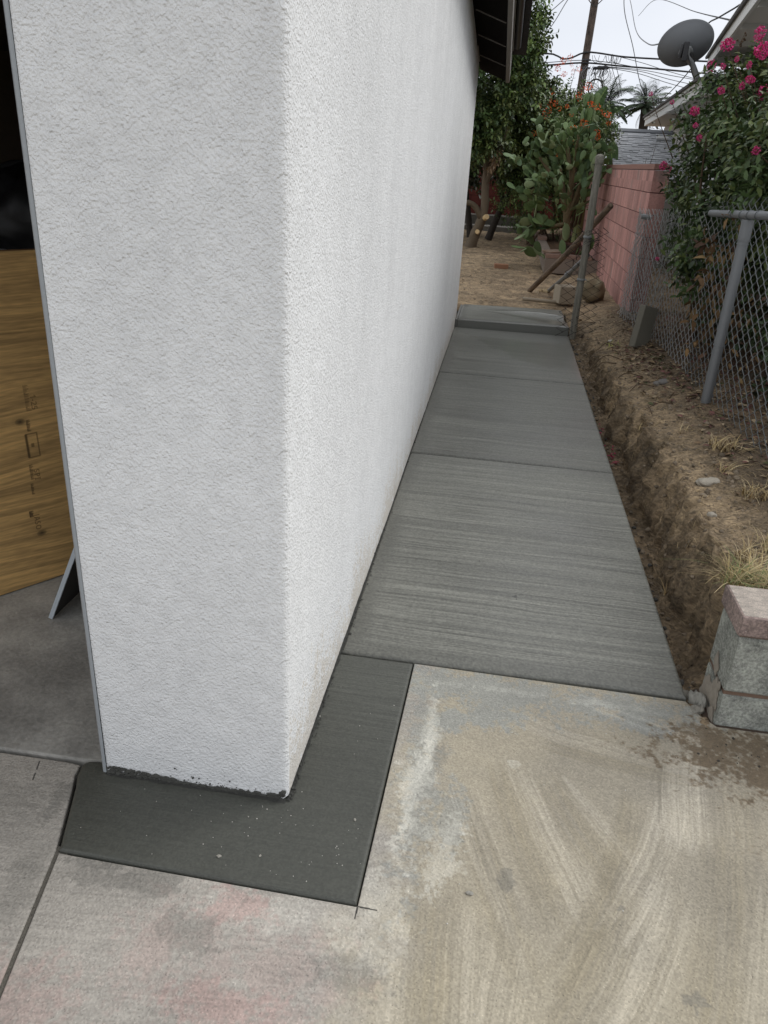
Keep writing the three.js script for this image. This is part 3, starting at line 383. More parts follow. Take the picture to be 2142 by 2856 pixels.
function soil(x0, x1, nx, z0, z1, nz, cut) {
  const g = grid(nx, nz, (u, v) => { const x = lerp(x0, x1, u), z = lerp(z0, z1, v), y = gH(x, z), st = z > -8.4 && x > 0.75 && x < 1.2 ? sst(0.76, 0.84, x) * sst(1.2, 1.02, x) : 0; const ox = st * ((fbm(y * 8, z * 7, 3, 247) - 0.5) * 0.12 + (fbm(y * 27, z * 24, 3, 248) - 0.5) * 0.06); return [x + ox, y, z + st * 0.02 * (fbm(y * 20, z * 20, 2, 249) - 0.5), x + y * 1.1, -z]; });
  const p = g.attributes.position, c = new Float32Array(p.count * 3);
  for (let i = 0; i < p.count; i++) { const x = p.getX(i), z = p.getZ(i), m = fbm(x * 2.2, z * 2.2, 4, 241), f = fbm(x * 24, z * 24, 3, 243), litterShade = sst(1.0, 1.35, x + (f - 0.5) * 0.25) * sst(-9, -8, z); // damp clumps, dry dust, humus with the shrub's shade painted into its colour
    const dugShade = sst(0.98, 0.86, x + (fbm(x * 9, z * 9, 3, 245) - 0.5) * 0.22) * sst(-8.2, -7.6, z); // dug damp earth, darkened further by painted trench shade
    let k = 0.86 + (m - 0.5) * 0.55 + (f - 0.5) * 0.4; const r = lerp(lerp(1.0, 0.62, dugShade), 0.40, litterShade * 0.85), gg = lerp(lerp(0.98, 0.60, dugShade), 0.37, litterShade * 0.85), b = lerp(lerp(0.94, 0.58, dugShade), 0.35, litterShade * 0.85); c[i * 3] = k * r; c[i * 3 + 1] = k * gg; c[i * 3 + 2] = k * b; }
  g.setAttribute('color', new THREE.BufferAttribute(c, 3)); return g;
}
solo('ground', new THREE.PlaneGeometry(500, 500, 1, 1).rotateX(-Math.PI / 2).translate(0, -0.45, -150), std({ color: srgb(120, 108, 86), roughness: 1 }), 'bare ground stretching away under and beyond the yards', 'ground', null, 'structure');
{
  const bank = new THREE.Group(); bank.name = 'dirt_bank'; scene.add(bank); tag(bank, 'dug earth trench and dry dirt bank between the walkway and the chain link fence', 'dirt bank', null, 'structure');
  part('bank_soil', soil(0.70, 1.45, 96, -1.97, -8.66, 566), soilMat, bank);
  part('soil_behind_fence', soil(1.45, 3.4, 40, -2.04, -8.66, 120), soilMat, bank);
}
solo('dirt_yard', soil(-6.0, 3.4, 190, -8.66, -20, 200), soilMat, 'bare tan dirt back yard beyond the landing', 'yard', null, 'structure');
{ // clods
  const r = rng(41), l = [];
  for (let i = 0; i < 2000; i++) { const z = -2.1 - r() * 5.7, x = 0.75 + Math.pow(r(), 1.3) * 0.5, s = 0.003 + 0.012 * Math.pow(r(), 4); const g = lump(s, i % 40, 0.8, 0, 0.8); const k = 0.6 + r() * 0.7; colored(g, [0.22 * k, 0.175 * k, 0.125 * k]); g.rotateY(r() * 6).translate(x, gH(x, z) + s * 0.3, z); l.push(g); }
  for (let i = 0; i < 500; i++) { const z = -2.14 - r() * 5.4, x = 0.738 + r() * r() * 0.09, s = 0.004 + 0.012 * Math.pow(r(), 3); const g = lump(s, i % 40, 0.8, 0, 0.8); const k = 0.5 + r() * 0.6; colored(g, [0.11 * k, 0.105 * k, 0.095 * k]); g.rotateY(r() * 6).translate(x, gH(x, z) + s * 0.3, z); l.push(g); }
  for (let i = 0; i < 400; i++) { const z = -8.75 - r() * 6, x = -0.5 + r() * 1.7, s = 0.004 + 0.012 * Math.pow(r(), 4); const g = lump(s, i % 40, 0.6, 0, 0.8); const k = 0.7 + r() * 0.7; colored(g, [0.22 * k, 0.18 * k, 0.13 * k]); g.rotateY(r() * 6).translate(x, gH(x, z) + s * 0.2, z); l.push(g); }
  solo('soil_clods', merged(l), std({ vertexColors: true, roughness: 1 }), 'loose clods of earth strewn along the trench and bank', 'soil clods', null, 'stuff');
}
const rockMat = std({ color: srgb(172, 164, 150), roughness: 0.95, bumpMap: rep(grainBump, 0.12), bumpScale: 0.004 });
const rockAt = (x, z, s, sx, sq, label, seed, mat = rockMat, ry = 0) => solo('rock', lump(s, seed, sq, 3, 0.95).scale(sx, 1, 1), mat, label, 'rock', 'rocks lying on the bank', null, [x, gH(x, z) + s * sq * 0.35, z], [0, ry, 0]);
rockAt(1.055, -3.46, 0.032, 1.7, 0.55, 'pale flat broken rock on the dirt bank', 3, rockMat, 0.5);
rockAt(0.985, -3.08, 0.016, 1.2, 0.8, 'small round stone near the edge of the bank', 4);
rockAt(0.768, -2.10, 0.034, 0.7, 1.0, 'rough lump of old concrete between walkway and retaining wall', 7, std({ color: srgb(146, 144, 136), roughness: 0.95, bumpMap: rep(dirtBump, 0.2), bumpScale: 0.012 }), 0.3);
const rubble = std({ color: srgb(138, 134, 124), roughness: 0.95, bumpMap: rep(dirtBump, 0.2), bumpScale: 0.010 });
rockAt(0.748, -2.16, 0.022, 1.0, 0.9, 'grey rubble chip in the trench corner beside the walkway edge', 31, rubble, 1.2);
rockAt(0.757, -2.055, 0.016, 1.2, 0.8, 'smallest rubble chip at the foot of the retaining wall end', 33, rubble, 0.4);
rockAt(1.17, -5.35, 0.035, 1.8, 0.5, 'grey flat stone among the dead leaves on the bank', 9, std({ color: srgb(120, 116, 112), roughness: 0.95 }), 0.9);
rockAt(1.05, -7.15, 0.012, 1.3, 0.8, 'white chip of stone on the soil near the fence post', 11, std({ color: srgb(214, 210, 200), roughness: 0.9 }));

// ---------------------------------------------------------------- grey block retaining wall end
{
  const mk = (base, spec, seed, dens) => tex(512, 512, (u, v, o) => { const a = pfbm(u, v, 5, 5, seed), b = pfbm(u, v, 60, 3, seed + 3), c = pn(u * 130, v * 130, 130, 130, seed + 5), d = pn(u * 90 + 0.4 * b, v * 200, 90, 200, seed + 7); let k = 1 + (a - 0.5) * 0.45 + (b - 0.5) * 0.55; o[0] = base[0] * k; o[1] = base[1] * k; o[2] = base[2] * k; if (c > 1 - dens || d > 1 - dens * 0.4) { o[0] = lerp(o[0], spec[0], 0.7); o[1] = lerp(o[1], spec[1], 0.7); o[2] = lerp(o[2], spec[2], 0.7); } if (c < 0.06) { o[0] *= 0.6; o[1] *= 0.6; o[2] *= 0.6; } }, true);
  const blockMap = mk([150, 152, 144], [226, 226, 216], 251, 0.06), capMap = mk([150, 132, 125], [214, 204, 196], 261, 0.06), capTop = mk([196, 184, 172], [232, 226, 216], 271, 0.16);
  const blockMat = std({ map: rep(blockMap, 0.35), bumpMap: rep(grainBump, 0.09), bumpScale: 0.0035, roughness: 0.95 }), capMat = std({ map: rep(capMap, 0.35), bumpMap: rep(grainBump, 0.09), bumpScale: 0.003, roughness: 0.95 }), capTopMat = std({ map: rep(capTop, 0.3), bumpMap: rep(grainBump, 0.08), bumpScale: 0.002, roughness: 0.95 }), mortar = std({ color: srgb(132, 108, 92), bumpMap: rep(grainBump, 0.1), bumpScale: 0.003, roughness: 0.95 });
  const w = thing('retaining_wall', 'end of a low grey block retaining wall with a pinkish cap course', 'retaining wall', [0.785, 0, -2.0]);
  const uvm = (g) => { const p = g.attributes.position, n = g.attributes.normal, uv = g.attributes.uv; for (let i = 0; i < p.count; i++) { const ny = Math.abs(n.getY(i)), nx = Math.abs(n.getX(i)); uv.setXY(i, nx > 0.7 ? p.getZ(i) : p.getX(i), ny > 0.7 ? p.getZ(i) : p.getY(i)); } return g; };
  const lower = uvm(rbox(0.39, 0.135, 0.18, 0.007)), mid = uvm(rbox(0.39, 0.192, 0.18, 0.010, 3)), cap = uvm(rbox(0.39, 0.066, 0.196, 0.009, 3));
  for (let i = 0; i < 5; i++) {
    part('block', lower, blockMat, w, [0.205 + i * 0.4, 0.032, -0.088]); part('block', mid, blockMat, w, [0.203 + i * 0.4 + (i ? 0 : 0.002), 0.208, -0.09]); const c = part('cap_block', cap, capMat, w, [0.197 + i * 0.4, 0.343, -0.092]);
    part('pale_top', new THREE.PlaneGeometry(0.372, 0.178).rotateX(-Math.PI / 2), capTopMat, c, [0, 0.0333, 0]);  // cap top coloured paler than the sides
  }
  part('mortar', box(1.97, 0.36, 0.165, 1.0, 0.14, -0.09), mortar, w);
  part('footing', rbox(2.1, 0.1, 0.21, 0.02), std({ color: srgb(98, 82, 70), bumpMap: rep(grainBump, 0.15), bumpScale: 0.008, roughness: 1 }), w, [1.03, -0.06, -0.082]);
  const l = []; const r = rng(8); for (let i = 0; i < 46; i++) { const g = lump(0.010 + 0.016 * r(), i, 1, 2, 0.7); g.scale(0.22, 1.3, 1).translate(0.008, -0.02 + 0.22 * r() * r(), -0.02 - 0.14 * r()); l.push(g); }
  part('mortar_smear', merged(l), std({ color: srgb(150, 142, 130), roughness: 1, bumpMap: rep(grainBump, 0.12), bumpScale: 0.004 }), w);
}

// ---------------------------------------------------------------- pink painted block wall
{
  const map = tex(1024, 512, (u, v, o) => { const x = u * 8, y = v * 1.8, st = fbm(x * 9, y * 0.7, 4, 281), st2 = fbm(x * 34, y * 1.1, 3, 283), b = fbm(x * 3, y * 3, 4, 285), f = fbm(x * 90, y * 90, 2, 287); let k = 1 + (st - 0.5) * 0.30 + (st2 - 0.5) * 0.22 + (b - 0.5) * 0.22 + (f - 0.5) * 0.16; const gy = sst(0.63, 0.75, fbm(x * 5 + 2, y * 2, 4, 289)); o[0] = lerp(184, 154, gy * 0.7) * k; o[1] = lerp(138, 131, gy * 0.7) * k; o[2] = lerp(129, 124, gy * 0.7) * k; }, true);
  const wallT = map.clone(); wallT.needsUpdate = true;
  const mats = [0, 0.13, 0.37, 0.61, 0.83].map((q, i) => { const t = map.clone(); t.offset.set(q, 0); t.needsUpdate = true; t.repeat.set(1 / 8, 1 / 1.8); return std({ map: t, bumpMap: rep(grainBump, 0.12), bumpScale: 0.0025, roughness: 0.95, color: rgb(0.92 + 0.02 * i, 0.92 + 0.02 * i, 0.92 + 0.02 * i) }); });
  const capM = std({ color: srgb(156, 118, 106), bumpMap: rep(grainBump, 0.12), bumpScale: 0.003, roughness: 0.95 }), mortar = std({ color: srgb(96, 62, 58), roughness: 1 });
  const w = thing('pink_block_wall', 'dusty pink painted concrete block wall running back beside the yard', 'block wall', [1.405, 0, -8.2]);
  const uvw = (g, dz, y0) => { const p = g.attributes.position, n = g.attributes.normal, uv = g.attributes.uv; for (let i = 0; i < p.count; i++) { uv.setXY(i, Math.abs(n.getX(i)) > 0.5 ? p.getZ(i) + dz : p.getX(i) + 3, p.getY(i) + y0); } return g; };
  const rows = []; for (let c = 0; c < 8; c++) rows.push([uvw(rbox(0.15, 0.1925, 0.3985, 0.003), c * 0.77, c * 0.2), uvw(rbox(0.15, 0.1925, 0.1985, 0.003), c * 0.77, c * 0.2)]);
  for (let c = 0; c < 8; c++) { const y = 1.545 - 0.1 - c * 0.2; let z = 0, k = 0; if (c % 2) { part('block', rows[c][1], mats[c % 5], w, [0, y, -0.1]); z = -0.2; } while (z > -9.4) { part('block', rows[c][0], mats[(c * 3 + k++) % 5], w, [0.0012 * ((k * 7 + c) % 3 - 1), y, z - 0.2]); z -= 0.4; } }
  const capG = rbox(0.156, 0.05, 0.3985, 0.004); for (let k = 0; k < 24; k++) part('cap_block', capG, capM, w, [0, 1.572, -0.2 - k * 0.4]);
  part('mortar', box(0.136, 1.6, 9.5, 0, 0.74, -4.79), mortar, w);
}
// red wall across the back of the yard, and the low step in front of it
{
  const w = thing('back_wall', 'dark red block wall across the back of the yard behind the trees', 'block wall', [-2.2, 0.3, -18.2], 0, null);
  const m = std({ color: srgb(112, 56, 48), roughness: 0.95, bumpMap: rep(grainBump, 0.15), bumpScale: 0.003 }), g = rbox(0.392, 0.192, 0.15, 0.004);
  for (let c = 0; c < 7; c++) for (let k = 0; k < 18; k++) part('block', g, m, w, [-3.6 + k * 0.4 + (c % 2) * 0.2, 0.1 + c * 0.2, 0]);
  part('mortar', box(7.3, 1.38, 0.13, 0, 0.69, 0), std({ color: srgb(70, 40, 36), roughness: 1 }), w);
  const s = thing('garden_step', 'pale grey two-tier concrete garden step before the dark red wall', 'garden step', [-1.4, 0.25, -17.3]);
  part('upper_tier', rbox(3.9, 0.22, 0.4, 0.02), std({ color: srgb(118, 114, 106), roughness: 0.95, bumpMap: rep(grainBump, 0.3), bumpScale: 0.006 }), s, [0, 0.19, -0.35]); part('lower_tier', rbox(3.9, 0.13, 0.4, 0.02), std({ color: srgb(136, 132, 124), roughness: 0.95, bumpMap: rep(grainBump, 0.3), bumpScale: 0.006 }), s, [0.05, 0.05, 0.1]);
}

// ---------------------------------------------------------------- chain link fence
const galv = std({ color: rgb(0.23, 0.24, 0.25), metalness: 0.55, roughness: 0.5, bumpMap: rep(grainBump, 0.1), bumpScale: 0.0005 });
const galvDull = std({ color: rgb(0.27, 0.28, 0.28), metalness: 0.35, roughness: 0.6, bumpMap: rep(grainBump, 0.1), bumpScale: 0.0006 });
const wireMat = std({ color: rgb(0.22, 0.235, 0.24), metalness: 0.5, roughness: 0.45 }), rustWire = std({ color: rgb(0.04, 0.036, 0.032), metalness: 0.3, roughness: 0.8 }), oldWire = std({ color: rgb(0.42, 0.42, 0.41), metalness: 0.2, roughness: 0.6 });
function zigzag(h, pitch, amp, r, seed = 0, jit = 0.12, sides = 4) {   // one woven wire: zigzags along its own z axis, knuckled at the ends
  const n = Math.round(h / (pitch / 2)), P = []; for (let i = 0; i <= n; i++) { const s = i % 2 ? 1 : -1, j = (hash(i, seed, 7) - 0.5) * jit * amp; P.push(V(s * 0.0022, i * pitch / 2, s * amp + j)); }
  const pos = [], idx = []; const dir = V(0, 0, 0), a = V(0, 0, 0), b = V(0, 0, 0);
  P.forEach((p, i) => { dir.copy(P[Math.min(i + 1, n)]).sub(P[Math.max(i - 1, 0)]).normalize(); a.set(1, 0, 0).addScaledVector(dir, -dir.x).normalize(); b.crossVectors(dir, a); for (let k = 0; k < sides; k++) { const t = k / sides * Math.PI * 2; const q = p.clone().addScaledVector(a, Math.cos(t) * r).addScaledVector(b, Math.sin(t) * r); pos.push(q.x, q.y, q.z); } });
  for (let i = 0; i < n; i++) for (let k = 0; k < sides; k++) { const p = i * sides + k, q = i * sides + (k + 1) % sides; idx.push(p, q, p + sides, q, q + sides, p + sides); }
  const g = new THREE.BufferGeometry(); g.setAttribute('position', new THREE.Float32BufferAttribute(pos, 3)); g.setAttribute('uv', new THREE.Float32BufferAttribute(new Float32Array(pos.length / 3 * 2), 2)); g.setIndex(idx); g.computeVertexNormals(); return g;
}
{
  const f = thing('chain_link_fence', 'galvanised chain link fence with round post and top rail beside the bank', 'chain link fence', [1.31, 0.27, -4.73]);
  const rail = (z) => 1.06 + 0.055 * (z + 4.73) * -0 + 0.04 * (z + 4.73);   // top rail rises a little towards the camera
  part('post', new THREE.CylinderGeometry(0.029, 0.029, 1.09, 18), galv, f, [0, 0.485, 0]);
  part('post_cap', new THREE.CylinderGeometry(0.0325, 0.0325, 0.10, 18), galv, f, [0, 0.985, 0]);
  part('top_rail', tube([[0.0, rail(-2.2), 2.53], [0.0, rail(-4.73), 0], [0.004, rail(-5.6), -0.87]], 0.0215, 12, 14), galv, f);
  for (const dz of [-0.30, -0.12, 0.02, 0.18, 0.42, 0.75, 1.1]) part('tie_wire', new THREE.TorusGeometry(0.0245, 0.0022, 6, 18), wireMat, f, [0, rail(-4.73 + dz), dz], [0.25, 0, 0]);
  for (const y of [0.93, 0.91, 0.35, -0.02]) part('tie_wire', new THREE.TorusGeometry(0.0315, 0.0021, 6, 18), wireMat, f, [0, y, 0], [Math.PI / 2 + 0.15, 0, 0]);
  const wires = [0, 1, 2].map((s) => zigzag(1.15, 0.074, 0.0315, 0.0022, s)), far = [0, 1].map((s) => zigzag(1.04, 0.074, 0.0315, 0.003, s + 9, 0.3, 3));
  for (let i = 0; i < 46; i++) { const z = 1.9 - i * 0.0585; part('wire', wires[i % 3], wireMat, f, [0.034, -0.03 + (i % 2) * 0.037 + 0.028 * z, z], [0, 0, 0]); }
  for (let i = 0; i < 46; i++) { const z = -0.79 - i * 0.0585, t = i / 46; part('wire', far[i % 2], oldWire, f, [0.034 - 0.08 * t * t + 0.02 * (vn(i * 0.35, 2, 5) - 0.5), -0.04 - 0.10 * t + (i % 2) * 0.037, z], [0.03 * (hash(i, 5, 2) - 0.5), 0.25 * (vn(i * 0.3, 1, 4) - 0.5), 0.03 * Math.sin(i * 0.2)]); }
  for (let i = 0; i < 26; i++) { const z = -1.95 - i * 0.0585, t = i / 26; part('wire', far[(i + 1) % 2], oldWire, f, [-0.02 - 0.07 * t + 0.03 * (vn(i * 0.5, 8, 5) - 0.5), -0.06 - 0.10 * t + (i % 2) * 0.037, z], [0.05 * (hash(i, 5, 3) - 0.5), 0.5 * (vn(i * 0.4, 3, 4) - 0.5), -0.04]); }
  part('rail_stub', new THREE.CylinderGeometry(0.022, 0.022, 0.09, 12), galvDull, f, [-0.05, 0.88, -3.02], [0, 0, Math.PI / 2 - 0.1]);
  part('bottom_wire', tube([[0.02, 0.03, 1.9], [0.0, 0.0, 0.2], [0.01, -0.01, -0.7], [-0.01, -0.03, -1.8], [-0.03, -0.05, -3.0]], 0.0022, 40, 5), rustWire, f);
}
// old line post by the landing with a torn strip of mesh
{
  const f = thing('fence_post', 'tall old steel post with round cap and torn mesh beside the landing', 'fence post', [0.765, 0.02, -7.70]);
  const old = std({ map: rep(tex(256, 256, (u, v, o) => { const a = pfbm(u, v, 8, 4, 301), k = 0.85 + 0.4 * (a - 0.5) + 0.2 * (pfbm(u, v, 60, 2, 303) - 0.5); o[0] = 150 * k; o[1] = 146 * k; o[2] = 134 * k; }, true), 0.5), metalness: 0.1, roughness: 0.75 });
  part('pole', new THREE.CylinderGeometry(0.033, 0.033, 1.72, 20), old, f, [0, 0.72, 0]);
  part('cap', new THREE.LatheGeometry([[0.0, 0.05], [0.012, 0.049], [0.028, 0.042], [0.037, 0.03], [0.038, 0.0], [0.0385, -0.028], [0.0335, -0.03]].map(([a, b]) => new THREE.Vector2(a, b)), 24), old, f, [0, 1.575, 0]);
  for (const y of [0.93, 0.55]) part('clamp_band', new THREE.TorusGeometry(0.0345, 0.006, 6, 20).scale(1, 1, 2.2), galvDull, f, [0, y, 0], [Math.PI / 2, 0, 0]);
  part('bolt', new THREE.CylinderGeometry(0.006, 0.006, 0.06, 8), galvDull, f, [0.045, 0.55, 0.0], [Math.PI / 2, 0, 0]);
  const g = [0, 1, 2].map((s) => zigzag(0.98, 0.074, 0.0315, 0.0036, 30 + s, 0.4)), r = rng(4);
  for (let i = 0; i < 6; i++) part('wire', g[i % 3], rustWire, f, [-0.135 + i * 0.0585, 0.02 + (i % 2) * 0.037, 0.05 + 0.012 * Math.sin(i * 2)], [0.02 * (r() - 0.5), Math.PI / 2 + 0.25 * (r() - 0.5), -0.105 + 0.02 * (r() - 0.5)]);
  for (let i = 0; i < 14; i++) { const a = r() * 6.28, y = 0.84 + 0.14 * r(); part('loose_wire', tube([[0.04 * Math.cos(a), y, 0.05], [0.06 * Math.cos(a) + 0.03, y + 0.03 * r(), 0.05 + 0.05 * r()], [0.1 * r() + 0.02, y + 0.06 * (r() - 0.3), 0.06 * r()]], 0.0019, 8, 4), rustWire, f); }
}
// poles and rubble round the post
{
  const woodPole = std({ map: rep(tex(128, 512, (u, v, o) => { const a = pn(u * 30, v * 6, 30, 6, 311), b = pn(u * 60, v * 40, 60, 40, 313), k = 0.7 + 0.4 * a + 0.2 * b; o[0] = 112 * k; o[1] = 96 * k; o[2] = 80 * k; }, true), 0.4), roughness: 0.95, bumpMap: rep(barkBump, 0.15), bumpScale: 0.002 });
  solo('wooden_pole', limb([[0.385, 0.14, -9.80], [0.70, 0.69, -8.9], [0.968, 1.215, -8.05]], [0.031, 0.031, 0.029], 20, 10, 0.12, 3), woodPole, 'long weathered brown pole leaning behind the old fence post', 'pole');
  const pp = thing('steel_pipe', 'grey steel pipe leaning against the old fence post below the pole', 'pipe');
  part('pipe', limb([[0.615, 0.14, -9.9], [0.71, 0.47, -8.75], [0.80, 0.78, -7.80]], [0.022, 0.022, 0.022], 10, 10), galv, pp); part('coupling', limb([[0.712, 0.478, -8.72], [0.72, 0.505, -8.64]], [0.03, 0.03], 2, 12), galvDull, pp);
  solo('pipe_offcut', limb([[0.29, 0.148, -9.07], [0.665, 0.145, -9.03]], [0.021, 0.021], 4, 10), std({ color: srgb(150, 138, 120), roughness: 0.8 }), 'short dusty pipe offcut lying on the dirt behind the landing', 'pipe');
  solo('concrete_block', rbox(0.19, 0.19, 0.20, 0.012, 3), std({ color: srgb(180, 168, 148), roughness: 1, bumpMap: rep(grainBump, 0.1), bumpScale: 0.004 }), 'dusty square concrete block on the dirt left of the old fence post', 'concrete block', null, null, [0.745, 0.235, -9.06], [0, 0.3, 0]);
  solo('brick', rbox(0.20, 0.065, 0.10, 0.006), std({ color: srgb(158, 118, 92), roughness: 1, bumpMap: rep(grainBump, 0.1), bumpScale: 0.004 }), 'single brick lying on the bare dirt of the yard', 'brick', null, null, [0.01, gH(0.01, -11.7) + 0.03, -11.7], [0, 0.12, 0]);
  const lg = lump(0.14, 23, 0.9, 3, 0.75); const p = lg.attributes.position; for (let i = 0; i < p.count; i++) { const x = p.getX(i), y = p.getY(i), z = p.getZ(i), d = Math.hypot(x - 0.02, y - 0.0); if (z > 0 && d < 0.035) p.setZ(i, z - 0.07 * (1 - d / 0.035)); } lg.computeVertexNormals();
  solo('boulder', lg, std({ color: srgb(128, 116, 92), roughness: 1, bumpMap: rep(dirtBump, 0.2), bumpScale: 0.006 }), 'round hollowed stone between the old post and the pink wall', 'boulder', null, null, [1.09, 0.27, -9.3], [0, -0.3, 0]);
  const pv = new THREE.Group(); solo('paver', rbox(0.15, 0.34, 0.07, 0.008), std({ color: srgb(134, 130, 118), roughness: 1, bumpMap: rep(grainBump, 0.12), bumpScale: 0.004 }), 'grey concrete paver standing tilted against the chain link fence', 'paver', null, null, [1.215, 0.36, -6.62], [-0.12, 0.6, -0.16]);
}

// ---------------------------------------------------------------- vegetation helpers
class Leaves {   // many folded leaves in one mesh
  constructor() { this.p = []; this.n = []; this.c = []; this.i = []; }
  add(o, dir, up, len, wid, col, fold = 0.25, droop = 0.15) {
    const d = dir.clone().normalize(), s = V(0, 0, 0).crossVectors(d, up); if (s.lengthSq() < 1e-6) s.set(1, 0, 0); s.normalize(); const n = V(0, 0, 0).crossVectors(s, d), b = this.p.length / 3;
    const put = (t, w, h, k) => { const q = o.clone().addScaledVector(d, t * len).addScaledVector(s, w * wid).addScaledVector(n, h); this.p.push(q.x, q.y, q.z); const m = n.clone().addScaledVector(s, -w * fold).normalize(); this.n.push(m.x, m.y, m.z); this.c.push(col[0] * k, col[1] * k, col[2] * k); };
    const f = fold * wid * 0.5; put(0, 0, 0, 0.95); put(0.38, -0.5, f, 1); put(0.45, 0, 0, 1.1); put(0.38, 0.5, f, 1); put(0.78, -0.34, f * 0.7 - droop * len * 0.5, 1); put(0.78, 0.34, f * 0.7 - droop * len * 0.5, 1); put(1, 0, -droop * len, 0.95);
    this.i.push(b, b + 2, b + 1, b, b + 3, b + 2, b + 1, b + 2, b + 4, b + 2, b + 3, b + 5, b + 2, b + 6, b + 4, b + 2, b + 5, b + 6);
  }
  geo() { const g = new THREE.BufferGeometry(); g.setAttribute('position', new THREE.Float32BufferAttribute(this.p, 3)); g.setAttribute('normal', new THREE.Float32BufferAttribute(this.n, 3)); g.setAttribute('color', new THREE.Float32BufferAttribute(this.c, 3)); g.setAttribute('uv', new THREE.Float32BufferAttribute(new Float32Array(this.p.length / 3 * 2), 2)); g.setIndex(this.i); return g; }
}
const leafMat = std({ vertexColors: true, roughness: 0.5, side: THREE.DoubleSide }), leafDull = std({ vertexColors: true, roughness: 0.8, side: THREE.DoubleSide });
const leafThin = new THREE.MeshPhysicalMaterial({ vertexColors: true, roughness: 0.9, side: THREE.DoubleSide, transmission: 0.3, thickness: 0 });
const twigMat = std({ color: srgb(84, 68, 52), roughness: 0.95 }), bark = std({ color: srgb(104, 92, 76), roughness: 0.95, bumpMap: rep(barkBump, 0.3), bumpScale: 0.006 }), barkDark = std({ color: srgb(54, 48, 42), roughness: 0.95, bumpMap: rep(barkBump, 0.3), bumpScale: 0.006 });
const rv = (r) => { const z = r() * 2 - 1, a = r() * 6.2832, s = Math.sqrt(1 - z * z); return V(s * Math.cos(a), z, s * Math.sin(a)); };
// fill an ellipsoid with short leafy twigs, denser at the rim, leaving noise-shaped gaps
function foliage(L, r, [cx, cy, cz], [rx, ry, rz], n, o = {}) {
  const { per = 9, len = 0.05, wid = 0.022, cols, twig = 0.16, gapN = 0.42, freq = 2.2, up = 0.35, rim = 0.45, keep = null, sag = 0.15 } = o; let made = 0, tries = 0;
  while (made < n && tries++ < n * 12) {
    const d = rv(r), k = Math.pow(rim + (1 - rim) * r(), 0.6), bump = 1 + 0.30 * (vn(d.x * 2.3 + 5 + cx, d.y * 2.3 + d.z * 1.9 + 7, 3) - 0.5) + 0.22 * (vn(d.x * 6 + 3, d.y * 6 + d.z * 5 + cz, 8) - 0.5);
    const p = V(cx + d.x * rx * k * bump, cy + d.y * ry * k * bump, cz + d.z * rz * k * bump);
    if (fbm(p.x * freq + 3, p.y * freq + p.z * freq * 0.9 + 9, 2, 17) < gapN * 0.9 || (keep && !keep(p))) continue; made++;
    const ax = d.clone().multiplyScalar(0.8).add(V(0, up, 0)).addScaledVector(rv(r), 0.7).normalize(), base = cols[Math.floor(r() * cols.length)], kk = 0.75 + 0.5 * r(), perp = V(0, 0, 0).crossVectors(ax, rv(r)).normalize(), perp2 = V(0, 0, 0).crossVectors(ax, perp);
    for (let i = 0; i < per; i++) { const t = (i + 0.5) / per, a = i * 2.4, side = perp.clone().multiplyScalar(Math.cos(a)).addScaledVector(perp2, Math.sin(a)), ld = ax.clone().multiplyScalar(0.55).add(side).add(V(0, -0.1, 0)), j = 0.8 + 0.4 * r(), s = len * (0.7 + 0.6 * r()), c = [base[0] * kk * j, base[1] * kk * j, base[2] * kk * j]; L.add(p.clone().addScaledVector(ax, t * twig), ld, V(0, 1, 0).addScaledVector(rv(r), 0.6).normalize(), s, wid * s / len, c, 0.3, sag); }
  }
}
const G = { dark: [0.036, 0.062, 0.022], mid: [0.070, 0.115, 0.036], olive: [0.110, 0.140, 0.042], light: [0.150, 0.215, 0.060], lime: [0.16, 0.23, 0.05], grey: [0.060, 0.085, 0.058], brown: [0.16, 0.10, 0.05] };

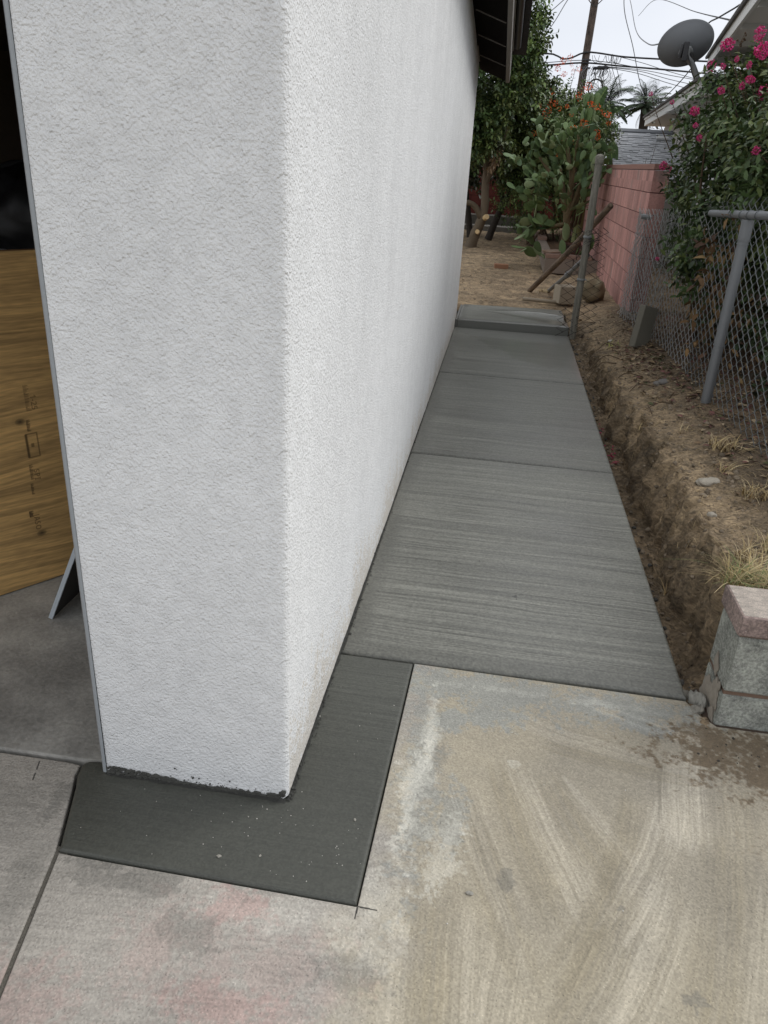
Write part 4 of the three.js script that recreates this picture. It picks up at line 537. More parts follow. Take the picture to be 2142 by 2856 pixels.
// ---------------------------------------------------------------- crape myrtle over the fence
const pinkM = std({ vertexColors: true, roughness: 0.7, side: THREE.DoubleSide });
function blossom(seed, R, H, n, cols) {   // ruffled panicle
  const L = new Leaves(), r = rng(seed); for (let i = 0; i < n; i++) { const d = rv(r), k = 0.55 + 0.45 * r(), p = V(d.x * R * k, d.y * H * k, d.z * R * k), c = cols[Math.floor(r() * cols.length)], j = 0.7 + 0.6 * r(); for (let q = 0; q < 2; q++) L.add(p, d.clone().addScaledVector(rv(r), 0.9), rv(r), R * (0.2 + 0.14 * r()), R * 0.24, [c[0] * j, c[1] * j, c[2] * j], 0.6, 0.3); } return L.geo();
}
const magenta = [[0.62, 0.035, 0.19], [0.75, 0.06, 0.28], [0.50, 0.02, 0.13], [0.80, 0.12, 0.36]];
{
  const s = thing('crape_myrtle', 'leafy crape myrtle shrub with magenta blossoms spilling over the chain link fence', 'flowering shrub', [1.75, 0.25, -6.6]);
  const off = s.position, r = rng(61), L = new Leaves(), cols = [G.dark, G.mid, G.mid, G.mid, G.olive, G.olive];
  const E = [[[1.76, 1.5, -6.9], [0.44, 0.54, 0.95], 700], [[1.92, 1.75, -6.1], [0.5, 0.52, 1.0], 560], [[1.74, 1.58, -5.35], [0.36, 0.5, 0.65], 420], [[1.70, 1.05, -6.0], [0.34, 0.42, 0.55], 260], [[1.42, 0.98, -5.95], [0.13, 0.34, 0.35], 110], [[1.80, 1.92, -7.2], [0.44, 0.45, 0.7], 420], [[1.56, 1.05, -6.9], [0.2, 0.25, 0.45], 90], [[2.1, 0.95, -6.2], [0.45, 0.5, 1.5], 260]];
  for (const [c, e, n] of E) foliage(L, r, [c[0] - off.x, c[1] - off.y, c[2] - off.z], e, n, { per: 9, len: 0.058, wid: 0.027, cols, twig: 0.15, gapN: 0.40, freq: 3.2, up: 0.5, rim: 0.25 });
  // upright shoots with paired leaves, some ending in blossom or seed pods
  const tw = [], shoots = []; const S = [[1.58, 1.75, -7.6, 0.55, 1], [1.67, 1.85, -7.3, 0.62, 2], [1.72, 1.8, -7.0, 0.45, 0], [1.80, 1.95, -7.1, 0.5, 1], [1.86, 1.95, -6.6, 0.42, 1], [1.93, 1.9, -6.2, 0.45, 1], [1.76, 1.75, -6.0, 0.38, 2], [2.02, 1.85, -5.9, 0.5, 1], [1.62, 1.55, -7.5, 0.42, 2], [1.70, 2.0, -7.6, 0.35, 0], [1.85, 1.6, -5.3, 0.42, 1], [1.95, 1.7, -5.5, 0.45, 1], [1.75, 1.7, -6.6, 0.35, 1], [2.08, 1.9, -6.5, 0.5, 1], [1.55, 1.50, -7.8, 0.32, 2]];
  const bl = [blossom(1, 0.062, 0.085, 150, magenta), blossom(2, 0.05, 0.07, 120, magenta), blossom(3, 0.075, 0.055, 150, magenta)];
  S.forEach(([x, y, z, h, kind], i) => { const lx = (r() - 0.6) * 0.12, lz = (r() - 0.5) * 0.12, A = [x - off.x, y - off.y - 0.25, z - off.z], B = [A[0] + lx * 0.4, A[1] + 0.25 + h * 0.5, A[2] + lz * 0.5], C = [A[0] + lx, A[1] + 0.25 + h, A[2] + lz]; tw.push(limb([A, B, C], [0.006, 0.0045, 0.0025], 8, 5)); const cv = new THREE.CatmullRomCurve3([V(...A), V(...B), V(...C)]);
    for (let k = 0; k < 9; k++) { const t = 0.35 + k * 0.065, p = cv.getPoint(Math.min(t, 1)), a = k * 1.57; for (const sg of [1, -1]) L.add(p, V(Math.cos(a) * sg, 0.25, Math.sin(a) * sg), V(0, 1, 0), 0.07 - k * 0.004, 0.034, [0.05 + 0.02 * r(), 0.07 + 0.02 * r(), 0.028], 0.3, 0.35); }
    if (kind === 1) part('blossom', bl[i % 3], pinkM, s, [C[0], C[1] + 0.03, C[2]], [0.2, i, 0.15]).scale.setScalar(0.6); else if (kind === 2) { for (let k = 0; k < 9; k++) { const q = V(C[0] + (r() - 0.5) * 0.07, C[1] - 0.02 + 0.1 * r(), C[2] + (r() - 0.5) * 0.07); tw.push(limb([C, [q.x, q.y, q.z]], [0.0018, 0.0012], 2, 4)); tw.push(new THREE.IcosahedronGeometry(0.008, 1).translate(q.x, q.y, q.z)); } } });
  // blossoms on the face of the shrub
  [[1.276, 1.577, -7.45, 0, 1.1], [1.315, 1.557, -7.35, 1, 1.0], [1.281, 1.941, -6.6, 2, 1.1], [1.288, 1.754, -6.3, 0, 0.75], [1.382, 1.659, -5.15, 1, 1.1], [1.271, 0.874, -6.9, 2, 0.5], [1.371, 2.055, -6.3, 0, 0.9], [1.369, 2.209, -6.4, 1, 0.9], [1.416, 2.364, -6.6, 2, 1.4], [1.429, 2.243, -6.3, 0, 0.6], [1.446, 2.177, -6.0, 1, 0.8], [1.445, 2.087, -5.9, 2, 0.9], [1.43, 2.058, -6.0, 0, 0.7], [1.515, 2.379, -6.2, 1, 1.7], [1.539, 2.276, -6.1, 2, 1.7], [1.135, 2.144, -7.9, 0, 0.7], [1.245, 2.051, -7.4, 1, 0.9], [1.286, 1.842, -6.5, 2, 0.6]].forEach(([x, y, z, k, sc], i) => { const b = part('blossom', bl[k], pinkM, s, [x - off.x, y - off.y, z - off.z], [0.3 * i, i, 0]); b.scale.setScalar(sc * 0.42); const fx = x - off.x, fy = y - off.y, fz = z - off.z, hi = y > 1.9 ? 1 : 0.4; tw.push(limb([[fx, fy, fz], [fx + 0.08, fy - 0.16 * hi, fz + 0.02], [fx + 0.28, fy - 0.5 * hi, fz + 0.05]], [0.0022, 0.0035, 0.005], 8, 5)); for (let q = 0; q < 8; q++) { const t = 0.15 + q * 0.1, a = q * 1.57, px0 = V(fx + 0.26 * t * t + 0.02 * t, fy - 0.5 * hi * t, fz + 0.05 * t); for (const sg of [1, -1]) L.add(px0, V(Math.cos(a) * sg, 0.2, Math.sin(a) * sg), V(0, 1, 0), 0.055, 0.027, [0.05, 0.07, 0.028], 0.3, 0.3); } });
  part('foliage', L.geo(), leafMat, s);
  // stems
  for (let i = 0; i < 16; i++) { const a = r() * 6.28, z = -1.2 + 2.6 * r(), x = -0.1 + 0.4 * r(); tw.push(limb([[x, -0.05, z], [x + 0.1 * Math.cos(a), 0.5, z + 0.12 * Math.sin(a)], [x + 0.3 * Math.cos(a), 1.1, z + 0.35 * Math.sin(a)], [x + 0.35 * Math.cos(a), 1.55, z + 0.4 * Math.sin(a)]], [0.022, 0.016, 0.010, 0.004], 12, 6, 0.2, i)); }
  part('stems', merged(tw), twigMat, s);
  // dead leaves caught in the mesh
  const Dl = new Leaves(), br = [[0.20, 0.12, 0.05], [0.14, 0.08, 0.035], [0.24, 0.16, 0.07], [0.09, 0.05, 0.03]];
  foliage(Dl, r, [1.40 - off.x, 0.92 - off.y, -5.55 - off.z], [0.07, 0.34, 0.22], 34, { per: 5, len: 0.075, wid: 0.03, cols: br, twig: 0.12, gapN: 0, up: -0.9, rim: 0, sag: 0.3 });
  foliage(Dl, r, [1.55 - off.x, 0.6 - off.y, -5.3 - off.z], [0.22, 0.3, 0.7], 22, { per: 4, len: 0.06, wid: 0.025, cols: br, twig: 0.12, gapN: 0, up: -0.9, rim: 0, sag: 0.3 });
  foliage(Dl, r, [1.36 - off.x, 1.30 - off.y, -5.05 - off.z], [0.05, 0.03, 0.1], 5, { per: 4, len: 0.06, wid: 0.025, cols: br, twig: 0.08, gapN: 0, up: 0, rim: 0, sag: 0.2 });
  part('dead_leaves', Dl.geo(), leafDull, s);
}
// dark foliage added to deepen the shade behind the fence
{
  const s = thing('added_undergrowth', 'dark leafy plants added to deepen the shade behind the chain link fence', 'shrub', [2.0, 0.2, -5.0]); const L = new Leaves(), r = rng(67);
  foliage(L, r, [0.05, 0.4, 0.6], [0.42, 0.55, 1.5], 800, { per: 8, len: 0.06, wid: 0.03, cols: [G.dark, G.dark, [0.05, 0.035, 0.022], G.mid], twig: 0.16, gapN: 0.3, up: 0.4, rim: 0.1 });
  foliage(L, r, [0.15, 0.5, -1.6], [0.5, 0.55, 1.4], 600, { per: 8, len: 0.06, wid: 0.03, cols: [G.dark, [0.05, 0.035, 0.022], G.mid], twig: 0.16, gapN: 0.3, up: 0.4, rim: 0.1 });
  part('foliage', L.geo(), leafMat, s); const tw = []; for (let i = 0; i < 26; i++) { const x = (r() - 0.5) * 0.7, z = -2.6 + 4.2 * r(); tw.push(limb([[x, 0, z], [x + (r() - 0.5) * 0.2, 0.4, z + (r() - 0.5) * 0.3], [x + (r() - 0.5) * 0.5, 0.9, z + (r() - 0.5) * 0.5]], [0.012, 0.008, 0.003], 8, 5)); } part('stems', merged(tw), twigMat, s);
}
// ---------------------------------------------------------------- litter, straw and grass on the bank
{
  const L = new Leaves(), r = rng(71), cols = [[0.20, 0.13, 0.07], [0.28, 0.20, 0.11], [0.14, 0.09, 0.05], [0.35, 0.27, 0.17], [0.12, 0.05, 0.04], [0.17, 0.07, 0.06], [0.08, 0.09, 0.03]];
  const drop = (x, z, s, c) => { const a = r() * 6.28; L.add(V(x, gH(x, z) + 0.006, z), V(Math.cos(a), 0.25 * (r() - 0.35), Math.sin(a)), V(0, 1, 0).addScaledVector(rv(r), 0.5).normalize(), s, s * 0.42, c, 0.5, 0.1); };
  for (let i = 0; i < 2600; i++) { const z = -3.2 - 5.2 * r(), x = 1.12 + 0.9 * Math.pow(r(), 0.8) - 0.06 * (z < -5.4 && z > -7 ? 1 : 0); drop(x, z, 0.022 + 0.03 * r(), cols[Math.floor(r() * 6.3)]); }
  for (let i = 0; i < 240; i++) { const z = -4.9 - 2.0 * r(), x = 1.02 + 0.28 * r(); drop(x, z, 0.03 + 0.035 * r(), cols[Math.floor(r() * 7)]); }
  for (let i = 0; i < 300; i++) { const z = -8.8 - 7 * r(), x = -0.5 + 1.6 * r(); drop(x, z, 0.02 + 0.03 * r(), cols[Math.floor(r() * 4)]); }
  for (let i = 0; i < 40; i++) { const z = -4.55 - 0.5 * r(), x = 0.76 + 0.08 * r(); drop(x, z, 0.02 + 0.015 * r(), [0.30, 0.03, 0.07]); }
  for (let i = 0; i < 18; i++) { const z = -5.05 - 0.3 * r(), x = 0.76 + 0.06 * r(); drop(x, z, 0.02 + 0.01 * r(), [0.32, 0.03, 0.08]); }
  solo('leaf_litter', L.geo(), leafDull, 'fallen dead leaves and petals lying over the bank and under the shrub', 'leaf litter', null, 'stuff');
}
const strawMat = std({ vertexColors: true, roughness: 0.85, side: THREE.DoubleSide });
function blades(r, n, spread, h, cols, flat = 0.5) {   // thin curved blades from a crown
  const P = [], N = [], C = [], I = []; for (let i = 0; i < n; i++) { const a = r() * 6.283, o = V((r() - 0.5) * spread, 0, (r() - 0.5) * spread), out = flat * (0.3 + 0.9 * r()), L = h * (0.5 + 0.7 * r()), c = cols[Math.floor(r() * cols.length)], k = 0.7 + 0.6 * r(), w = 0.0014 + 0.0016 * r(), dx = Math.cos(a), dz = Math.sin(a), b = P.length / 3, kink = (r() - 0.5) * 0.6; for (let s = 0; s <= 4; s++) { const t = s / 4, q = V(o.x + dx * out * L * t * t + dx * 0.2 * L * t - dz * kink * L * t * t * 0.5, L * t * (1 - 0.45 * flat * t * (0.6 + out)), o.z + dz * out * L * t * t + dz * 0.2 * L * t + dx * kink * L * t * t * 0.5), ww = w * (1 - t * 0.8); P.push(q.x - dz * ww, q.y, q.z + dx * ww, q.x + dz * ww, q.y + ww * 0.6, q.z - dx * ww); N.push(-dx * 0.4, 0.85, -dz * 0.4, -dx * 0.4, 0.85, -dz * 0.4); for (let z = 0; z < 2; z++) C.push(c[0] * k, c[1] * k, c[2] * k); if (s < 4) { const e = b + s * 2; I.push(e, e + 2, e + 1, e + 1, e + 2, e + 3); } } }
  const g = new THREE.BufferGeometry(); g.setAttribute('position', new THREE.Float32BufferAttribute(P, 3)); g.setAttribute('normal', new THREE.Float32BufferAttribute(N, 3)); g.setAttribute('color', new THREE.Float32BufferAttribute(C, 3)); g.setAttribute('uv', new THREE.Float32BufferAttribute(new Float32Array(P.length / 3 * 2), 2)); g.setIndex(I); return g;
}
const straw = [[0.46, 0.36, 0.19], [0.38, 0.28, 0.13], [0.52, 0.42, 0.25], [0.30, 0.21, 0.10]], greenStraw = [[0.48, 0.38, 0.20], [0.44, 0.34, 0.16], [0.20, 0.22, 0.08], [0.40, 0.31, 0.14], [0.52, 0.42, 0.24], [0.15, 0.2, 0.07]];
{
  const r = rng(81);
  [[0.95, -2.45, 300, 0.15, 0.16, greenStraw, 'thick tuft of straw-coloured grass just behind the retaining wall cap'], [1.04, -2.33, 240, 0.13, 0.14, greenStraw, 'green and yellow grass tuft behind the cap at the frame edge'], [0.99, -2.62, 60, 0.09, 0.12, straw, 'dry grass tuft on the bank behind the thick tuft'], [1.13, -2.72, 130, 0.12, 0.12, greenStraw, 'sparse half-green grass tuft at the right edge of the bank'], [1.2, -3.25, 110, 0.12, 0.10, straw, 'flattened dry grass clump below the chain link fence'], [1.22, -3.9, 110, 0.14, 0.10, straw, 'dry brown grass clump at the foot of the fence mesh'], [1.15, -3.6, 22, 0.07, 0.09, straw, 'thin wisp of dry grass beside the pale flat rock'], [0.93, -3.35, 22, 0.03, 0.06, straw, 'little pale grass tuft on the brow of the bank'], [0.84, -2.95, 10, 0.03, 0.12, straw, 'few dry stalks standing in the trench'], [0.55, -9.8, 60, 0.12, 0.09, straw, 'dry straw tuft by the feet of the leaning poles'], [1.1, -4.25, 20, 0.06, 0.07, straw, 'small dry tuft on the bank near the steel fence post'], [0.92, -4.55, 12, 0.05, 0.06, straw, 'tiny dry tuft on the bank edge opposite the second walk joint']].forEach(([x, z, n, sp, h, c, l]) => solo('grass_tuft', blades(r, n, sp, h, c, 0.9), strawMat, l, 'grass', 'dry grass tufts on the bank', null, [x, gH(x, z) - 0.005, z]));
  const lv = blades(r, 30, 0.30, 0.05, [[0.38, 0.46, 0.04], [0.5, 0.58, 0.06], [0.25, 0.32, 0.04]], 2.4); solo('lime_weed', lv, strawMat, 'flat lime green weed trailing on the soil near the tilted paver', 'weed', null, null, [1.1, gH(1.1, -6.9) + 0.004, -6.9]);
  // loose stalks
  const l = []; for (let i = 0; i < 300; i++) { const z = -2.3 - 4.6 * Math.pow(r(), 1.3), x = 0.84 + 0.62 * Math.pow(r(), 0.7), a = r() * 6.28, L = 0.03 + 0.09 * r() * r(), y = gH(x, z), x2 = x + Math.cos(a) * L, z2 = z + Math.sin(a) * L; const k = 0.5 + 0.7 * r(); const g = limb([[x, y + 0.003, z], [(x + x2) / 2 + 0.1 * L * (r() - 0.5), Math.max(y, gH(x2, z2)) + 0.008 + 0.02 * r() * r(), (z + z2) / 2], [x2, gH(x2, z2) + 0.004 + 0.01 * r(), z2]], [0.0013, 0.0012, 0.0007], 4, 3); l.push(colored(g, [0.42 * k, 0.32 * k, 0.18 * k])); }
  solo('straw', merged(l), std({ vertexColors: true, roughness: 0.9 }), 'loose dry stalks lying across the dirt bank', 'straw', null, 'stuff');
}
// roots and sticks
{ const r = rng(83), tw = []; for (let i = 0; i < 26; i++) { const z = -4.2 - 3.8 * r(), x = 0.98 + 0.35 * r(), a = r() * 6.28, L = 0.08 + 0.22 * r(); tw.push(limb([[x, gH(x, z) + 0.006, z], [x + 0.5 * L * Math.cos(a) + 0.03 * (r() - 0.5), gH(x, z) + 0.012, z + 0.5 * L * Math.sin(a)], [x + L * Math.cos(a), gH(x + L * Math.cos(a), z + L * Math.sin(a)) + 0.008, z + L * Math.sin(a)]], [0.004, 0.003, 0.0015], 8, 5)); } solo('sticks', merged(tw), twigMat, 'thin dead twigs strewn under the fence line', 'twigs', null, 'stuff'); }

// ---------------------------------------------------------------- planter with prickly pear
{
  const p = thing('planter', 'low block planter with brick caps in front of the cactus', 'planter', [0.6, 0.17, -11.45]);
  const bm = std({ color: srgb(140, 128, 116), roughness: 1, bumpMap: rep(grainBump, 0.15), bumpScale: 0.004 }), cm = std({ color: srgb(148, 122, 108), roughness: 1, bumpMap: rep(grainBump, 0.12), bumpScale: 0.004 }), bg = rbox(0.39, 0.2, 0.14, 0.006), cg = rbox(0.205, 0.055, 0.15, 0.005), bl = rbox(0.14, 0.2, 0.39, 0.006), cl = rbox(0.15, 0.055, 0.205, 0.005);
  for (let i = 0; i < 2; i++) part('block', bg, bm, p, [0.2 + i * 0.4, 0.1, -0.07]); for (let i = 0; i < 3; i++) part('cap_brick', cg, cm, p, [0.11 + i * 0.215, 0.2285, -0.07]);
  for (let i = 0; i < 12; i++) { part('block', bl, bm, p, [0.07, 0.1, -0.345 - i * 0.4]); } for (let i = 0; i < 5; i++) part('cap_brick', cl, cm, p, [0.07, 0.2285, -3 - i * 0.215]);
  part('soil', box(0.62, 0.16, 4.8, 0.45, 0.09, -2.5), std({ map: rep(dirtMap, 1), color: srgb(150, 135, 120), roughness: 1 }), p);
  const st = thing('broken_tiles', 'stack of broken flat tiles on the corner of the planter', 'tiles', [0.74, 0.372, -11.75], 0.2); const tm = std({ color: srgb(166, 142, 124), roughness: 1, bumpMap: rep(grainBump, 0.1), bumpScale: 0.003 }); for (let i = 0; i < 4; i++) part('tile', rbox(0.34 - 0.05 * (i % 2), 0.016, 0.22, 0.004), tm, st, [0.02 * (i % 3) - 0.01, 0.01 + i * 0.021, 0.01 * i], [0.02 * (i % 2), 0.25 * i - 0.3, 0.02]);
  solo('clay_pot', new THREE.LatheGeometry([[0, 0], [0.075, 0], [0.10, 0.2], [0.112, 0.2], [0.112, 0.235], [0.098, 0.235], [0.09, 0.19], [0, 0.18]].map(([a, b]) => new THREE.Vector2(a, b)), 20), std({ color: srgb(98, 70, 58), roughness: 0.95, bumpMap: rep(grainBump, 0.12), bumpScale: 0.004 }), 'brown clay pot on the planter below the cactus pads', 'clay pot', null, null, [0.98, 0.335, -11.72]);
  const c = thing('prickly_pear', 'tall prickly pear cactus with many flat green pads rising from the planter', 'cactus', [0.86, 0.3, -11.95]); const r = rng(91);
  const padG = [0, 1, 2].map((s) => { const g = new THREE.SphereGeometry(1, 14, 10), q = g.attributes.position; for (let i = 0; i < q.count; i++) { const x = q.getX(i), y = q.getY(i), z = q.getZ(i), w = 0.56 * (1 + 0.22 * y) * (1 + 0.06 * Math.sin(s + y * 3)); q.setXYZ(i, x * w, y + 1, z * 0.085 * (1 + 0.2 * Math.cos(x * 2)) + 0.10 * (s - 1) * y * y * 0.5); } g.computeVertexNormals(); return g; });
  const areole = grey(128, 128, (u, v) => { const a = (u * 8 + (Math.floor(v * 8) % 2) * 0.5) % 1 - 0.5, b = (v * 8) % 1 - 0.5; return 1 - clamp(1 - Math.hypot(a, b) * 6) * 0.8; });
  const padM = [[88, 110, 66], [72, 95, 58], [102, 124, 74], [122, 138, 98]].map((k, i) => std({ color: srgb(...k), roughness: 0.55, bumpMap: areole, bumpScale: 0.006 }));
  const stemM = std({ color: srgb(112, 98, 72), roughness: 0.95, bumpMap: rep(barkBump, 0.2), bumpScale: 0.006 });
  const stems = [[[0.0, 0.0, 0], [0.02, 0.35, 0.0], [-0.02, 0.68, 0.02]], [[0.0, 0.6, 0.01], [-0.10, 0.85, 0.06], [-0.16, 1.05, 0.1]], [[0.0, 0.6, 0], [0.10, 0.85, -0.02], [0.14, 1.1, 0.02]]]; stems.forEach((s, i) => part('stem', limb(s, i ? [0.045, 0.04, 0.035] : [0.07, 0.06, 0.05], 10, 10, 0.25, i), stemM, c));
  let np = 0; const pad = (o, dir, len, gen) => { np++; const m = part('pad', padG[np % 3], padM[Math.floor(r() * 4)], c, [o.x, o.y, o.z]); const d = dir.clone().normalize(); m.quaternion.setFromUnitVectors(V(0, 1, 0), d); m.rotateY(r() * 6.28); m.scale.setScalar(len * 0.43); if (gen <= 0) return; const n = r() < 0.45 ? 2 : 1; for (let k = 0; k < n; k++) { const nd = d.clone().multiplyScalar(0.7).add(V(0, 0.3, 0)).addScaledVector(rv(r), 0.85); pad(o.clone().addScaledVector(d, len * 0.9).addScaledVector(rv(r), len * 0.12), nd, len * (0.82 + 0.25 * r()), gen - 1); } };
  for (let i = 0; i < 88; i++) { const a = r() * 6.28, q = Math.sqrt(r()), y = 0.62 + 1.0 * r(), w = 0.46 * (1 - 0.35 * Math.abs(y - 1.1)); const o = V(-0.14 + w * q * Math.cos(a), y, 0.12 + 0.3 * q * Math.sin(a)); if (i % 9 === 0) part('stem', limb([[-0.02, Math.max(0.5, y - 0.5), 0.03], [o.x * 0.6, y - 0.2, o.z * 0.6], [o.x, o.y + 0.02, o.z]], [0.03, 0.026, 0.02], 8, 7), stemM, c); pad(o, V(Math.cos(a) * 0.9 - 0.15, 0.35 + 0.6 * r(), Math.sin(a) * 0.5 + 0.3), 0.13 + 0.06 * r(), 2); }
  for (let i = 0; i < 9; i++) pad(V(-0.22 - 0.035 * i + 0.1 * r(), 0.42 + 0.2 * r(), 0.15 + 0.1 * r()), V(-0.9, 0.2 - 0.7 * r(), 0.4), 0.19 + 0.08 * r(), 1);
  // low young pads and the tall shoots
  [[-0.02, 0.03, 0.30, -0.05, 1, 0.05, 0.33], [0.10, 0.05, 0.28, 0.25, 1, 0, 0.26], [0.20, 0.04, 0.22, 0.7, 0.8, 0.1, 0.3], [-0.18, 0.0, 0.3, -0.6, 0.5, 0.4, 0.22], [-0.35, 0.02, -0.2, -0.9, 0.5, 0.3, 0.26], [-0.28, 0.05, 0.1, -0.9, 0.9, 0.3, 0.24]].forEach(([x, y, z, dx, dy, dz, l]) => pad(V(x, y, z), V(dx, dy, dz), l, 1));
  for (let i = 0; i < 5; i++) { let o = V(-0.12 + 0.08 * i, 1.45, 0.0), d = V((r() - 0.5) * 0.3 + 0.05, 1, 0); for (let k = 0; k < 4; k++) { pad(o, d, 0.2, 0); o = o.clone().addScaledVector(d, 0.18); d = V((r() - 0.5) * 0.5, 1, (r() - 0.5) * 0.3).normalize(); } }
}
// ---------------------------------------------------------------- trees and shrubs at the back of the yard
function flowersAt(parent, pts, geoms, mat) { pts.forEach(([x, y, z, s], i) => { const b = part('flower', geoms[i % geoms.length], mat, parent, [x, y, z], [i, i * 2, 0]); b.scale.setScalar(s); }); }
{
  const t = thing('citrus_tree', 'citrus tree with forked pruned trunk behind the house corner', 'tree', [-0.53, 0.2, -14.0]); const r = rng(101), L = new Leaves(), cols = [G.dark, G.mid, G.mid, G.olive, G.light];
  part('trunk', limb([[-0.03, -0.05, 0], [0.03, 0.2, 0.02], [0.15, 0.56, 0.05], [0.13, 1.05, 0.05], [0.12, 1.45, 0]], [0.095, 0.082, 0.072, 0.058, 0.05], 24, 12, 0.3, 5), bark, t);
  part('limb', limb([[0.12, 0.5, 0.05], [-0.02, 0.68, 0.1], [-0.14, 0.72, 0.14], [-0.5, 0.62, 0.1]], [0.06, 0.05, 0.045, 0.04], 14, 10, 0.2, 6), bark, t);
  part('limb', limb([[0.13, 1.0, 0.05], [0.26, 1.35, 0.1], [0.36, 1.7, 0.05], [0.42, 2.2, 0]], [0.045, 0.035, 0.028, 0.015], 14, 8, 0.2, 7), bark, t);
  part('limb', limb([[0.12, 1.4, 0.0], [-0.1, 1.8, 0.05], [-0.35, 2.4, 0]], [0.05, 0.04, 0.02], 12, 8, 0.2, 8), bark, t);
  part('limb', limb([[0.12, 1.4, 0.0], [0.22, 2.0, 0.0], [0.3, 3.0, 0]], [0.045, 0.035, 0.015], 12, 8, 0.2, 9), bark, t);
  const cut = std({ color: srgb(214, 186, 140), roughness: 0.9 }); part('cut_stub', new THREE.CylinderGeometry(0.042, 0.05, 0.07, 12), cut, t, [0.2, 0.51, 0.12], [1.2, 0, -0.5]); part('cut_stub', new THREE.CylinderGeometry(0.036, 0.042, 0.05, 12), cut, t, [0.08, 0.27, 0.1], [1.35, 0, 0.1]);
  for (const [c, e, n, cl] of [[[-0.2, 2.4, 0], [1.05, 0.95, 0.8], 1300, cols], [[0.15, 1.85, 0.2], [0.42, 0.62, 0.4], 420, [G.dark, G.mid, G.olive, G.olive]], [[0.45, 3.05, 0.1], [0.40, 0.62, 0.45], 330, [G.mid, G.olive, G.light]], [[-0.3, 3.4, 0], [1.0, 0.8, 0.8], 500, cols], [[0.62, 2.85, 0.1], [0.26, 0.40, 0.25], 60, [G.mid, G.olive]]]) foliage(L, r, c, e, n, { per: 9, len: 0.075, wid: 0.036, cols: cl, twig: 0.2, gapN: 0.42, freq: 2.3, up: 0.25, rim: 0.2 });
  part('crown', L.geo(), leafMat, t);
  const D = new Leaves(); foliage(D, r, [0.26, 1.42, 0.3], [0.1, 0.2, 0.1], 22, { per: 6, len: 0.08, wid: 0.03, cols: [[0.36, 0.26, 0.17], [0.28, 0.19, 0.11]], twig: 0.1, gapN: 0, up: -0.8, rim: 0, sag: 0.3 }); part('dead_leaves', D.geo(), leafDull, t);
}
{
  const t = thing('dark_trunk_tree', 'leaning dark trunked tree in the shade at the back of the yard', 'tree', [-0.28, 0.3, -15.2]); const r = rng(103), L = new Leaves();
  part('trunk', limb([[0, -0.05, 0], [0.12, 0.35, 0], [0.28, 0.75, 0], [0.42, 1.25, -0.1], [0.45, 1.7, -0.1]], [0.07, 0.06, 0.055, 0.045, 0.03], 20, 10, 0.2, 5), barkDark, t); part('limb', limb([[0.2, 0.55, 0], [0.05, 1.1, 0], [-0.2, 1.6, 0]], [0.04, 0.03, 0.015], 10, 8), barkDark, t); part('limb', limb([[-0.35, -0.05, -0.3], [-0.45, 0.5, -0.3], [-0.6, 1.3, -0.2]], [0.06, 0.05, 0.03], 10, 8), barkDark, t); part('limb', limb([[0.35, 1.0, 0], [0.55, 1.25, 0.05], [0.75, 1.5, 0.05]], [0.035, 0.025, 0.012], 10, 8), barkDark, t);
  foliage(L, r, [0.25, 1.9, 0], [0.85, 0.9, 0.6], 1400, { per: 9, len: 0.085, wid: 0.045, cols: [G.dark, G.mid, G.mid, G.olive], twig: 0.2, gapN: 0.34, up: 0.1, rim: 0.1 }); foliage(L, r, [-1.2, 1.9, -0.4], [1.0, 1.0, 0.6], 700, { per: 9, len: 0.085, wid: 0.045, cols: [G.dark, G.mid], twig: 0.2, gapN: 0.36, up: 0.1, rim: 0.1 });
  part('crown', L.geo(), leafMat, t);
}
